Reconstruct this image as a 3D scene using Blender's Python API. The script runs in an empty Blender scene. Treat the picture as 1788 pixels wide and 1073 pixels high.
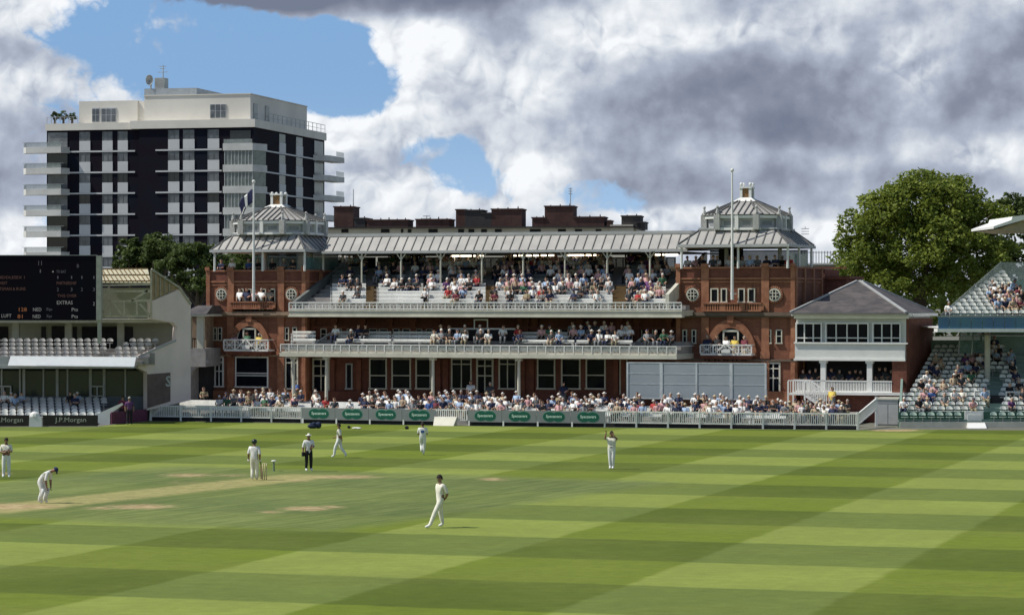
import bpy, bmesh, math, random
import numpy as np
from mathutils import Vector, Matrix
random.seed(7)
PI = math.pi
R = math.radians
sc = bpy.context.scene
col = sc.collection
# ---------------------------------------------------------------- camera
FPX, PXC, PYH, HC = 4800.0, 894.0, 528.0, 7.8   # focal length in photo pixels, centre column, horizon row, eye height
cam_d = bpy.data.cameras.new('camera'); cam = bpy.data.objects.new('camera', cam_d); col.objects.link(cam)
cam_d.sensor_width = 36; cam_d.lens = 36 * FPX / 1788; cam_d.shift_y = -8.5 / 1788
cam_d.clip_start = 0.5; cam_d.clip_end = 6000
cam.location = (0, 0, HC); cam.rotation_euler = (PI / 2, 0, 0)
sc.camera = cam
sc.view_settings.view_transform = 'Standard'; sc.view_settings.look = 'None'
sc.view_settings.gamma = 1; sc.view_settings.exposure = -0.02
sc.cycles.max_bounces = 6; sc.cycles.diffuse_bounces = 3; sc.cycles.glossy_bounces = 2
sc.cycles.transmission_bounces = 4; sc.cycles.transparent_max_bounces = 8
# ---------------------------------------------------------------- node helper
class NT:
    def __init__(s, tree): s.t = tree; s.n = tree.nodes; s.l = tree.links
    def node(s, typ, **kw):
        n = s.n.new(typ)
        for k, v in kw.items(): setattr(n, k, v)
        return n
    def put(s, inp, v):
        if hasattr(v, 'is_output') or isinstance(v, bpy.types.NodeSocket): s.l.new(v, inp)
        else: inp.default_value = v
    def m(s, op, a, b=0.0, c=None, clamp=False):
        n = s.node('ShaderNodeMath', operation=op, use_clamp=clamp)
        s.put(n.inputs[0], a); s.put(n.inputs[1], b)
        if c is not None: s.put(n.inputs[2], c)
        return n.outputs[0]
    def vm(s, op, a, b=(0, 0, 0)):
        n = s.node('ShaderNodeVectorMath', operation=op); s.put(n.inputs[0], a); s.put(n.inputs[1], b); return n.outputs[0]
    def mix(s, f, a, b):
        n = s.node('ShaderNodeMix', data_type='RGBA'); s.put(n.inputs[0], f)
        s.put(n.inputs[6], a); s.put(n.inputs[7], b); return n.outputs[2]
    def noise(s, vec, scale, detail=4, rough=0.55, dist=0.0):
        n = s.node('ShaderNodeTexNoise'); n.inputs['Scale'].default_value = scale; n.inputs['Detail'].default_value = detail
        n.inputs['Roughness'].default_value = rough; n.inputs['Distortion'].default_value = dist
        if vec is not None: s.l.new(vec, n.inputs['Vector'])
        return n.outputs['Fac']
    def ramp(s, f, lo, hi, a=0.0, b=1.0, smooth=True):
        n = s.node('ShaderNodeMapRange', interpolation_type='SMOOTHSTEP' if smooth else 'LINEAR')
        s.put(n.inputs[0], f); s.put(n.inputs[1], lo); s.put(n.inputs[2], hi); s.put(n.inputs[3], a); s.put(n.inputs[4], b); return n.outputs[0]
    def blob(s, vec, x, y, rx, ry, rot=0):
        mp = s.node('ShaderNodeMapping', vector_type='TEXTURE'); s.l.new(vec, mp.inputs[0])
        mp.inputs['Location'].default_value = (x, y, 0); mp.inputs['Scale'].default_value = (rx, ry, 1); mp.inputs['Rotation'].default_value = (0, 0, rot)
        g = s.node('ShaderNodeTexGradient', gradient_type='SPHERICAL'); s.l.new(mp.outputs[0], g.inputs[0]); return g.outputs['Fac']
# ---------------------------------------------------------------- world: sky with clouds (angles in 1/4800 rad, up positive)
SUN_AZ, SUN_EL = R(-94), R(54)          # azimuth from +Y towards +X: the sun stands to the left
w = bpy.data.worlds.new('World'); sc.world = w; w.use_nodes = True
T = NT(w.node_tree); w.node_tree.nodes.clear()
outw = T.node('ShaderNodeOutputWorld'); bg = T.node('ShaderNodeBackground'); T.l.new(bg.outputs[0], outw.inputs[0])
bg.inputs['Strength'].default_value = 0.1
sky = T.node('ShaderNodeTexSky', sky_type='NISHITA'); sky.sun_disc = False; sky.sun_elevation = SUN_EL; sky.sun_rotation = SUN_AZ
sky.air_density = 1.0; sky.dust_density = 0.6; sky.ozone_density = 1.5
tc = T.node('ShaderNodeTexCoord'); D3 = tc.outputs['Generated']
sep = T.node('ShaderNodeSeparateXYZ'); T.l.new(D3, sep.inputs[0])
az = T.m('ARCTAN2', sep.outputs[0], sep.outputs[1]); el = T.m('ARCSINE', sep.outputs[2])
cmb = T.node('ShaderNodeCombineXYZ')
T.l.new(T.m('MULTIPLY', az, FPX / 100), cmb.inputs[0]); T.l.new(T.m('MULTIPLY', el, FPX / 100), cmb.inputs[1])   # unit = 100 photo pixels
P0 = cmb.outputs[0]
def px2(x, y): return ((x - PXC) / 100, (PYH - y) / 100)
wn = T.node('ShaderNodeTexNoise'); wn.inputs['Scale'].default_value = 0.8; wn.inputs['Detail'].default_value = 2.5; wn.inputs['Roughness'].default_value = 0.42
T.l.new(P0, wn.inputs['Vector'])
warp = T.vm('MULTIPLY', T.vm('SUBTRACT', wn.outputs['Color'], (0.5, 0.5, 0.5)), (0.55, 0.42, 0))
P1 = T.vm('ADD', P0, warp)
def blobsum(lst):
    acc = None
    for (x, y, rx, ry, wt) in lst:
        cx, cy = px2(x, y)
        b = T.m('MULTIPLY', T.ramp(T.blob(P1, cx, cy, rx / 100, ry / 100), 0.0, 0.75), wt)
        acc = b if acc is None else T.m('ADD', acc, b)
    return acc
# where blue shows through (holes in the cloud cover)
holes = blobsum([(300, 70, 330, 150, 1.0), (560, 110, 190, 120, .9), (430, 165, 260, 70, .6), (760, 262, 120, 60, .6), (820, 305, 110, 60, .6),
                 (120, 200, 90, 60, .5), (50, 290, 150, 90, .3), (1030, 350, 190, 55, .6), (860, 330, 80, 70, .3),
                 (640, 160, 150, 70, .6), (600, 70, 90, 60, .4), (90, 395, 80, 45, .45), (1270, 395, 110, 34, .35), (640, -25, 420, 62, -1.5)])
def n2(vec, scale, det=2.0, rough=0.5):
    n = T.node('ShaderNodeTexNoise', noise_dimensions='2D'); n.inputs['Scale'].default_value = scale; n.inputs['Detail'].default_value = det; n.inputs['Roughness'].default_value = rough
    T.l.new(vec, n.inputs['Vector']); return n.outputs['Fac']
def vor(vec, scale, det=3.0, smooth=0.7):
    """cauliflower billows: rounded lumps that meet in creases"""
    h = None
    for k, w_ in ((1.0, .6), (2.3, .3), (5.1, .16))[:int(det)]:
        b_ = T.m('MULTIPLY', T.m('POWER', T.m('MULTIPLY', T.m('ABSOLUTE', T.m('SUBTRACT', n2(vec, scale * k, 1.0), 0.5)), 4.0, clamp=True), 0.6), w_)
        h = b_ if h is None else T.m('ADD', h, b_)
    return T.m('SUBTRACT', 1.0, h)
fb = T.noise(P0, 0.7, 8, 0.55)
P2 = T.vm('ADD', P1, T.vm('MULTIPLY', T.vm('SUBTRACT', wn.outputs['Color'], (0.5, 0.5, 0.5)), (0.05, 0.05, 0)))
V0_ = vor(P2, 1.1, 3.0)
cov = T.m('ADD', 0.68, T.m('ADD', T.m('MULTIPLY', T.m('SUBTRACT', fb, 0.5), 1.7), T.m('MULTIPLY', T.m('SUBTRACT', 0.55, V0_), 0.5)))
cov = T.m('ADD', cov, T.m('MULTIPLY', T.m('SUBTRACT', T.noise(P1, 4.5, 5, .6), 0.5), 0.25))
cover = T.ramp(T.m('SUBTRACT', cov, T.m('MULTIPLY', holes, 1.08)), -0.10, 0.30)
win = T.m('MULTIPLY', T.ramp(T.m('ABSOLUTE', sep.outputs[0]), 0.3, 0.6, 1, 0), T.ramp(el, 0.16, 0.35, 1, 0))
win = T.m('MULTIPLY', win, T.ramp(sep.outputs[1], 0.0, 0.3))
far = T.ramp(T.noise(D3, 3.0, 5, 0.6), 0.5, 0.62)
cover = T.m('ADD', T.m('MULTIPLY', cover, win), T.m('MULTIPLY', T.m('MULTIPLY', far, 0.4), T.m('SUBTRACT', 1.0, win)))
# thick grey bases
dark = blobsum([(620, -20, 520, 72, 1.7), (420, -4, 260, 34, .9), (1330, 175, 420, 110, .62), (1130, 165, 230, 70, .5), (1480, 180, 300, 120, .5), (1770, 150, 260, 130, .8),
                (1290, 265, 300, 90, .62), (1150, 330, 260, 55, .45), (1560, 330, 300, 80, .42), (1690, 60, 300, 90, .45), (1300, 340, 300, 60, .25),
                (60, 300, 150, 150, .55), (50, 215, 170, 70, .4), (870, 50, 120, 60, .5), (660, 290, 130, 60, .3), (1000, 110, 120, 50, .2), (40, 70, 170, 90, .25), (150, 60, 60, 60, .25), (1280, 110, 200, 60, .25)])
brt = blobsum([(90, 30, 180, 70, .7), (30, 160, 150, 60, .6), (740, 75, 180, 90, .7), (660, 215, 190, 80, .7), (720, 330, 150, 70, .6), (960, 130, 170, 60, .5),
               (1060, 60, 150, 60, .6), (1590, 130, 120, 110, .95), (930, 300, 110, 50, .6), (900, 350, 120, 40, .4), (1170, 380, 150, 34, .7), (60, 420, 140, 60, .6),
               (1400, 275, 190, 36, .35), (1440, 410, 60, 34, .7), (1250, 60, 180, 40, .4), (1730, 270, 130, 50, .4), (930, 175, 120, 40, .3), (540, 200, 90, 50, .4), (1750, 20, 100, 60, .3)])
# cumulus relief: cauliflower billows lit from the upper left, strongest on the bright tops
def relief(d, gain, scale, det):
    a_ = vor(P2, scale, det); b_ = vor(T.vm('ADD', P2, (-d * .7, d, 0)), scale, det); return T.m('MULTIPLY', T.m('SUBTRACT', b_, a_), gain)
rm = T.ramp(T.m('SUBTRACT', T.m('ADD', T.m('MULTIPLY', brt, .8), T.m('MULTIPLY', fb, .9)), T.m('MULTIPLY', dark, .7)), 0.2, 0.95, .10, 1.0)
rel = T.m('MULTIPLY', T.m('ADD', relief(.26, .42, .75, 1.0), T.m('ADD', relief(.13, .30, 1.7, 1.0), relief(.06, .10, 3.8, 1.0))), rm)
soft = T.m('ADD', T.m('MULTIPLY', T.m('SUBTRACT', T.noise(P1, 0.6, 3, .45), 0.5), 0.98), T.m('MULTIPLY', T.m('SUBTRACT', T.noise(P0, 2.4, 7, .6), 0.5), 0.42))
shade = T.m('ADD', T.m('SUBTRACT', T.m('ADD', 0.64, T.m('MULTIPLY', brt, 0.42)), T.m('MULTIPLY', dark, 0.39)), T.m('ADD', rel, soft), clamp=True)
crn = T.node('ShaderNodeValToRGB'); T.l.new(shade, crn.inputs[0]); cr = crn.color_ramp; cr.interpolation = 'EASE'
cr.elements[0].position = 0.0; cr.elements[0].color = (0.17, 0.20, 0.275, 1)
cr.elements[1].position = 1.0; cr.elements[1].color = (0.90, 0.92, 0.945, 1)
for p, c in ((.25, (.245, .275, .355, 1)), (.5, (.40, .45, .55, 1)), (.75, (.68, .72, .775, 1))):
    e = cr.elements.new(p); e.color = c
cr.interpolation = 'LINEAR'
cloudc = T.vm('MULTIPLY', crn.outputs[0], (10.6, 10.6, 10.6))
skyc = T.mix(0.8, sky.outputs[0], (2.0, 4.0, 7.3, 1))           # deeper blue of the clean air between the clouds
skyc = T.mix(T.ramp(el, 0.01, 0.085, 0.7, 0.0), skyc, (4.6, 6.6, 9.0, 1))
skyc = T.mix(win, sky.outputs[0], skyc)
final = T.mix(cover, skyc, cloudc)
T.l.new(final, bg.inputs['Color'])
# ---------------------------------------------------------------- sun
sd = bpy.data.lights.new('sun', 'SUN'); sun = bpy.data.objects.new('sun', sd); col.objects.link(sun)
sd.energy = 4.6; sd.angle = R(0.53); sd.color = (1.0, 0.95, 0.86)
sdir = Vector((math.sin(SUN_AZ) * math.cos(SUN_EL), math.cos(SUN_AZ) * math.cos(SUN_EL), math.sin(SUN_EL)))
sun.rotation_euler = sdir.to_track_quat('Z', 'Y').to_euler(); sun.location = (-60, 20, 90)

# ---------------------------------------------------------------- objects
def tag(o, label=None, cat=None, group=None, kind=None):
    if label: o['label'] = label
    if cat: o['category'] = cat
    if group: o['group'] = group
    if kind: o['kind'] = kind
    return o
def empty(name, loc=(0, 0, 0), rz=0, label=None, cat=None, group=None, kind=None):
    o = bpy.data.objects.new(name, None); o.empty_display_size = 0.3; col.objects.link(o)
    o.location = loc; o.rotation_euler = (0, 0, rz); return tag(o, label, cat, group, kind)
def link_mesh(name, me, parent=None, loc=None, rz=None):
    o = bpy.data.objects.new(name, me); col.objects.link(o)
    if parent is not None: o.parent = parent
    if loc is not None: o.location = loc
    if rz is not None: o.rotation_euler = (0, 0, rz)
    return o
_copied = {}
def copy_tree(o, parent=None):
    c = o.copy(); col.objects.link(c)
    if parent is not None: c.parent = parent
    for ch in o.children: copy_tree(ch, c)
    return c
# ---------------------------------------------------------------- materials
MATS = {}
def mat(name, c, rough=0.7, metal=0.0, c2=None, scale=3.0, amt=0.25, bump=0.0, spec=0.4, stretch=(1, 1, 1), emit=None):
    if name in MATS: return MATS[name]
    m = bpy.data.materials.new(name); m.use_nodes = True; N = NT(m.node_tree)
    b = m.node_tree.nodes['Principled BSDF']
    tcn = N.node('ShaderNodeTexCoord'); mp = N.node('ShaderNodeMapping'); mp.inputs['Scale'].default_value = stretch
    N.l.new(tcn.outputs['Object'], mp.inputs[0]); v = mp.outputs[0]
    f1 = N.noise(v, scale, 5, 0.6); f2 = N.noise(v, scale * 0.23, 3)
    c2 = c2 or tuple(x * (1 - amt) for x in c)
    f = N.ramp(N.m('ADD', N.m('MULTIPLY', f1, 0.6), N.m('MULTIPLY', f2, 0.4)), 0.36, 0.64)
    N.l.new(N.mix(f, (*c2, 1), (*c, 1)), b.inputs['Base Color'])
    b.inputs['Roughness'].default_value = rough; b.inputs['Metallic'].default_value = metal
    b.inputs['Specular IOR Level'].default_value = spec
    if bump:
        bp = N.node('ShaderNodeBump'); bp.inputs['Strength'].default_value = bump; bp.inputs['Distance'].default_value = 0.02
        N.l.new(f1, bp.inputs['Height']); N.l.new(bp.outputs[0], b.inputs['Normal'])
    if emit:
        b.inputs['Emission Color'].default_value = (*emit[:3], 1); b.inputs['Emission Strength'].default_value = emit[3]
    MATS[name] = m; return m
def brick_mat(name, c1, c2, mortar, scale=1.0, band=None):
    if name in MATS: return MATS[name]
    m = bpy.data.materials.new(name); m.use_nodes = True; N = NT(m.node_tree); b = m.node_tree.nodes['Principled BSDF']
    tcn = N.node('ShaderNodeTexCoord'); sp = N.node('ShaderNodeSeparateXYZ'); N.l.new(tcn.outputs['Object'], sp.inputs[0])
    cb = N.node('ShaderNodeCombineXYZ'); N.l.new(N.m('ADD', sp.outputs[0], sp.outputs[1]), cb.inputs[0]); N.l.new(sp.outputs[2], cb.inputs[1])
    br = N.node('ShaderNodeTexBrick'); N.l.new(cb.outputs[0], br.inputs['Vector'])
    br.inputs['Scale'].default_value = scale; br.inputs['Brick Width'].default_value = 0.45; br.inputs['Row Height'].default_value = 0.15
    br.inputs['Mortar Size'].default_value = 0.012; br.inputs['Color1'].default_value = (*c1, 1); br.inputs['Color2'].default_value = (*c2, 1); br.inputs['Mortar'].default_value = (*mortar, 1)
    f = N.ramp(N.noise(tcn.outputs['Object'], 0.6, 6, 0.65), 0.35, 0.68, 0.0, 0.55)
    cc = N.mix(f, br.outputs['Color'], (*[x * 0.5 for x in c1], 1))
    f2 = N.ramp(N.noise(tcn.outputs['Object'], 2.3, 4, 0.6), 0.5, 0.75, 0.0, 0.5)
    cc = N.mix(f2, cc, (*[min(1, x * 1.5) for x in c2], 1))
    ms = N.node('ShaderNodeMapping'); ms.inputs['Scale'].default_value = (2.2, 2.2, .22); N.l.new(tcn.outputs['Object'], ms.inputs[0])
    cc = N.mix(N.ramp(N.noise(ms.outputs[0], 1.0, 5, .65), .5, .72, 0, .55), cc, (*[x * .38 for x in c1], 1))
    N.l.new(cc, b.inputs['Base Color']); b.inputs['Roughness'].default_value = 0.85; b.inputs['Specular IOR Level'].default_value = 0.25
    MATS[name] = m; return m
def glass_mat(name, c, rough=0.12, spec=0.5):
    return mat(name, c, rough, 0, scale=1.2, amt=0.5, spec=spec)
def see_through(name, c, alpha, rough=0.2):
    m = mat(name, c, rough); m.node_tree.nodes['Principled BSDF'].inputs['Alpha'].default_value = alpha; return m
M = dict(
    brick=brick_mat('red_brick', (.205, .072, .048), (.155, .052, .037), (.18, .11, .08)),
    towerbrick=brick_mat('orange_brick', (.255, .102, .060), (.195, .074, .045), (.22, .13, .09)),
    grey2=mat('light_louvre', (.26, .27, .28), .6),
    terra=mat('terracotta', (.36, .165, .092), .8, c2=(.24, .095, .052), scale=2.5, bump=.3),
    terrad=mat('dull_terracotta', (.22, .082, .05), .85, c2=(.14, .05, .034), scale=2.0, bump=.3),
    stone=mat('stone_band', (.34, .24, .165), .85, c2=(.22, .155, .11), scale=2.0),
    brown=mat('brown_lead', (.16, .12, .09), .8, scale=2.0),
    cream=mat('cream_paint', (.62, .60, .50), .55, scale=1.5, amt=.18),
    white=mat('white_paint', (.78, .78, .75), .5, scale=1.2, amt=.12),
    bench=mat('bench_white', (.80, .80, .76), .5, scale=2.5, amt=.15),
    shadebench=mat('bench_shade_tone', (.16, .18, .17), .7),  # dark tone puts the shade under the roof into the bench colour
    grey=mat('grey_paint', (.42, .43, .43), .55, scale=1.5, amt=.15),
    lead=mat('roof_lead', (.40, .385, .36), .5, .0, c2=(.31, .30, .285), scale=.8, spec=.4),
    seam=mat('roof_seam', (.15, .15, .145), .6),
    slate=mat('slate', (.105, .092, .09), .75, c2=(.05, .046, .05), scale=1.6, stretch=(1, 1, 2.5)),
    glass=glass_mat('dark_glass', (.010, .013, .020), .1, .10),
    teal=see_through('teal_glass', (.10, .22, .22), .62),
    clear=see_through('clear_panel', (.45, .50, .48), .42),
    wood=mat('brown_steps', (.17, .11, .045), .8),
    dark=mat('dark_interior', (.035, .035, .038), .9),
    black=mat('black_cloth', (.018, .018, .022), .8),
    steel=mat('galvanised', (.42, .43, .42), .45, .3),
    concrete=mat('concrete', (.36, .34, .32), .9, c2=(.26, .245, .235), scale=1.0, bump=.2),
    gold=mat('gilt', (.28, .15, .06), .4, .3),
    green=mat('green_paint', (.05, .13, .095), .6),
)
# ---------------------------------------------------------------- mesh builder
class MB:
    def __init__(s): s.v = []; s.f = []; s.mi = []
    def add(s, vs, fs, mi=0):
        o = len(s.v); s.v += [tuple(v) for v in vs]
        for f in fs: s.f.append(tuple(i + o for i in f)); s.mi.append(mi)
    def box(s, x0, x1, y0, y1, z0, z1, mi=0):
        if x0 > x1: x0, x1 = x1, x0
        if y0 > y1: y0, y1 = y1, y0
        if z0 > z1: z0, z1 = z1, z0
        s.add([(x0, y0, z0), (x1, y0, z0), (x1, y1, z0), (x0, y1, z0), (x0, y0, z1), (x1, y0, z1), (x1, y1, z1), (x0, y1, z1)],
              [(0, 3, 2, 1), (4, 5, 6, 7), (0, 1, 5, 4), (1, 2, 6, 5), (2, 3, 7, 6), (3, 0, 4, 7)], mi)
    def prism(s, pts, y0, y1, mi=0):
        """outline pts (x,z) counter-clockwise seen from the front (-y), extruded y0..y1"""
        n = len(pts)
        vs = [(x, y0, z) for x, z in pts] + [(x, y1, z) for x, z in pts]
        fs = [tuple(range(n)), tuple(range(2 * n - 1, n - 1, -1))] + [(i, i + n, (i + 1) % n + n, (i + 1) % n) for i in range(n)]
        s.add(vs, fs, mi)
    def vprism(s, pts, z0, z1, pts1=None, mi=0, cap=True):
        """plan outline pts (x,y) ccw from above, z0..z1; pts1 = outline on top"""
        n = len(pts); p1 = pts1 or pts
        vs = [(x, y, z0) for x, y in pts] + [(x, y, z1) for x, y in p1]
        fs = [(i, (i + 1) % n, (i + 1) % n + n, i + n) for i in range(n)]
        if cap: fs += [tuple(range(n - 1, -1, -1)), tuple(range(n, 2 * n))]
        s.add(vs, fs, mi)
    def tube(s, p0, p1, r0, r1=None, n=8, mi=0, caps=True):
        r1 = r0 if r1 is None else r1
        a = Vector(p0); b = Vector(p1); d = (b - a)
        if d.length < 1e-6: return
        d.normalize(); up = Vector((0, 0, 1)) if abs(d.z) < .9 else Vector((1, 0, 0))
        x = d.cross(up).normalized(); y = d.cross(x)
        vs = [a + (x * math.cos(2 * PI * i / n) + y * math.sin(2 * PI * i / n)) * r0 for i in range(n)] + \
             [b + (x * math.cos(2 * PI * i / n) + y * math.sin(2 * PI * i / n)) * r1 for i in range(n)]
        fs = [(i, i + n, (i + 1) % n + n, (i + 1) % n) for i in range(n)]
        if caps: fs += [tuple(range(n)), tuple(range(2 * n - 1, n - 1, -1))]
        s.add(vs, fs, mi)
    def bar(s, p0, p1, w, h, mi=0):
        """rectangular bar between two points; w sideways, h upwards"""
        a = Vector(p0); b = Vector(p1); d = (b - a).normalized()
        up = Vector((0, 0, 1)) if abs(d.z) < .95 else Vector((0, 1, 0))
        x = d.cross(up).normalized() * w / 2; y = x.cross(d).normalized() * h / 2
        vs = [a - x - y, a + x - y, a + x + y, a - x + y, b - x - y, b + x - y, b + x + y, b - x + y]
        s.add(vs, [(0, 3, 2, 1), (4, 5, 6, 7), (0, 1, 5, 4), (1, 2, 6, 5), (2, 3, 7, 6), (3, 0, 4, 7)], mi)
    def ball(s, c, rx, ry=None, rz=None, mi=0, nu=8, nv=6):
        ry = ry or rx; rz = rz or rx
        vs = [(c[0], c[1], c[2] - rz)]
        for j in range(1, nv):
            t = PI * j / nv - PI / 2
            vs += [(c[0] + rx * math.cos(t) * math.cos(2 * PI * i / nu), c[1] + ry * math.cos(t) * math.sin(2 * PI * i / nu), c[2] + rz * math.sin(t)) for i in range(nu)]
        vs.append((c[0], c[1], c[2] + rz)); fs = []
        for i in range(nu):
            fs.append((0, 1 + (i + 1) % nu, 1 + i))
            for j in range(nv - 2):
                a = 1 + j * nu; b = a + nu; fs.append((a + i, a + (i + 1) % nu, b + (i + 1) % nu, b + i))
            a = 1 + (nv - 2) * nu; fs.append((a + i, a + (i + 1) % nu, len(vs) - 1))
        s.add(vs, fs, mi)
    def mesh(s, name, mats, smooth=False):
        me = bpy.data.meshes.new(name); me.from_pydata(s.v, [], s.f); 
        for m in (mats if isinstance(mats, (list, tuple)) else [mats]): me.materials.append(m)
        me.polygons.foreach_set('material_index', s.mi)
        if smooth: me.polygons.foreach_set('use_smooth', [True] * len(s.f))
        me.update(); return me
    def build(s, name, mats, parent=None, smooth=False, loc=None, rz=None):
        return link_mesh(name, s.mesh(name, mats, smooth), parent, loc, rz)
# ---------------------------------------------------------------- frame: photo pixels -> a building's own axes
class Frame:
    """local axes of a building: u along its front (right), v into its depth, z up; origin on the ground at column px0, distance D"""
    def __init__(s, px0, D, deg):
        s.D = D; s.X0 = (px0 - PXC) * D / FPX; s.s = math.sin(R(deg)); s.c = math.cos(R(deg)); s.rz = -R(deg)
    def Y(s, px, V): return (V + s.X0 * s.s + s.D * s.c) / (s.c + (px - PXC) / FPX * s.s)
    def u(s, px, V=0):
        Y = s.Y(px, V); X = (px - PXC) / FPX * Y; return (X - s.X0) * s.c - (Y - s.D) * s.s
    def z(s, px, py, V=0): return HC + (PYH - py) * s.Y(px, V) / FPX
    def p(s, px, py, V=0): return (s.u(px, V), V, s.z(px, py, V))
    def world(s, u, v, z=0): return Vector((s.X0 + u * s.c + v * s.s, s.D - u * s.s + v * s.c, z))
    def root(s, name, *a, **k): return empty(name, (s.X0, s.D, 0), s.rz, *a, **k)
    def bx(s, mb, px0, px1, py0, py1, V0, V1, mi=0):
        pm = (px0 + px1) / 2
        mb.box(s.u(px0, V0), s.u(px1, V0), V0, V1, s.z(pm, py1, V0), s.z(pm, py0, V0), mi)
def ground(px, py): Y = HC * FPX / (py - PYH); return ((px - PXC) / FPX * Y, Y)
# ---------------------------------------------------------------- lettering
def lettering(name, txt, m, parent, u, v, z, height, width=None, depth=0.01, align='CENTER', bold=False):
    cu = bpy.data.curves.new(name, 'FONT'); cu.body = txt; cu.size = 1; cu.extrude = 0; cu.align_x = align; cu.align_y = 'CENTER'
    cu.resolution_u = 2; cu.offset = 0.025 if bold else 0.0
    t = bpy.data.objects.new(name, cu); col.objects.link(t); bpy.context.view_layer.update()
    me = bpy.data.meshes.new_from_object(t.evaluated_get(bpy.context.evaluated_depsgraph_get())); bpy.data.objects.remove(t)
    xs = [q.co.x for q in me.vertices]; ys = [q.co.y for q in me.vertices]
    hh = max(ys) - min(ys); k = height / hh; kx = k if width is None else width / (max(xs) - min(xs)); yc = (max(ys) + min(ys)) / 2
    for q in me.vertices: q.co = (q.co.x * kx, 0, (q.co.y - yc) * k)
    me.materials.clear(); me.materials.append(m); me.update()
    o = link_mesh(name, me, parent, (u, v, z)); return o
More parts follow.
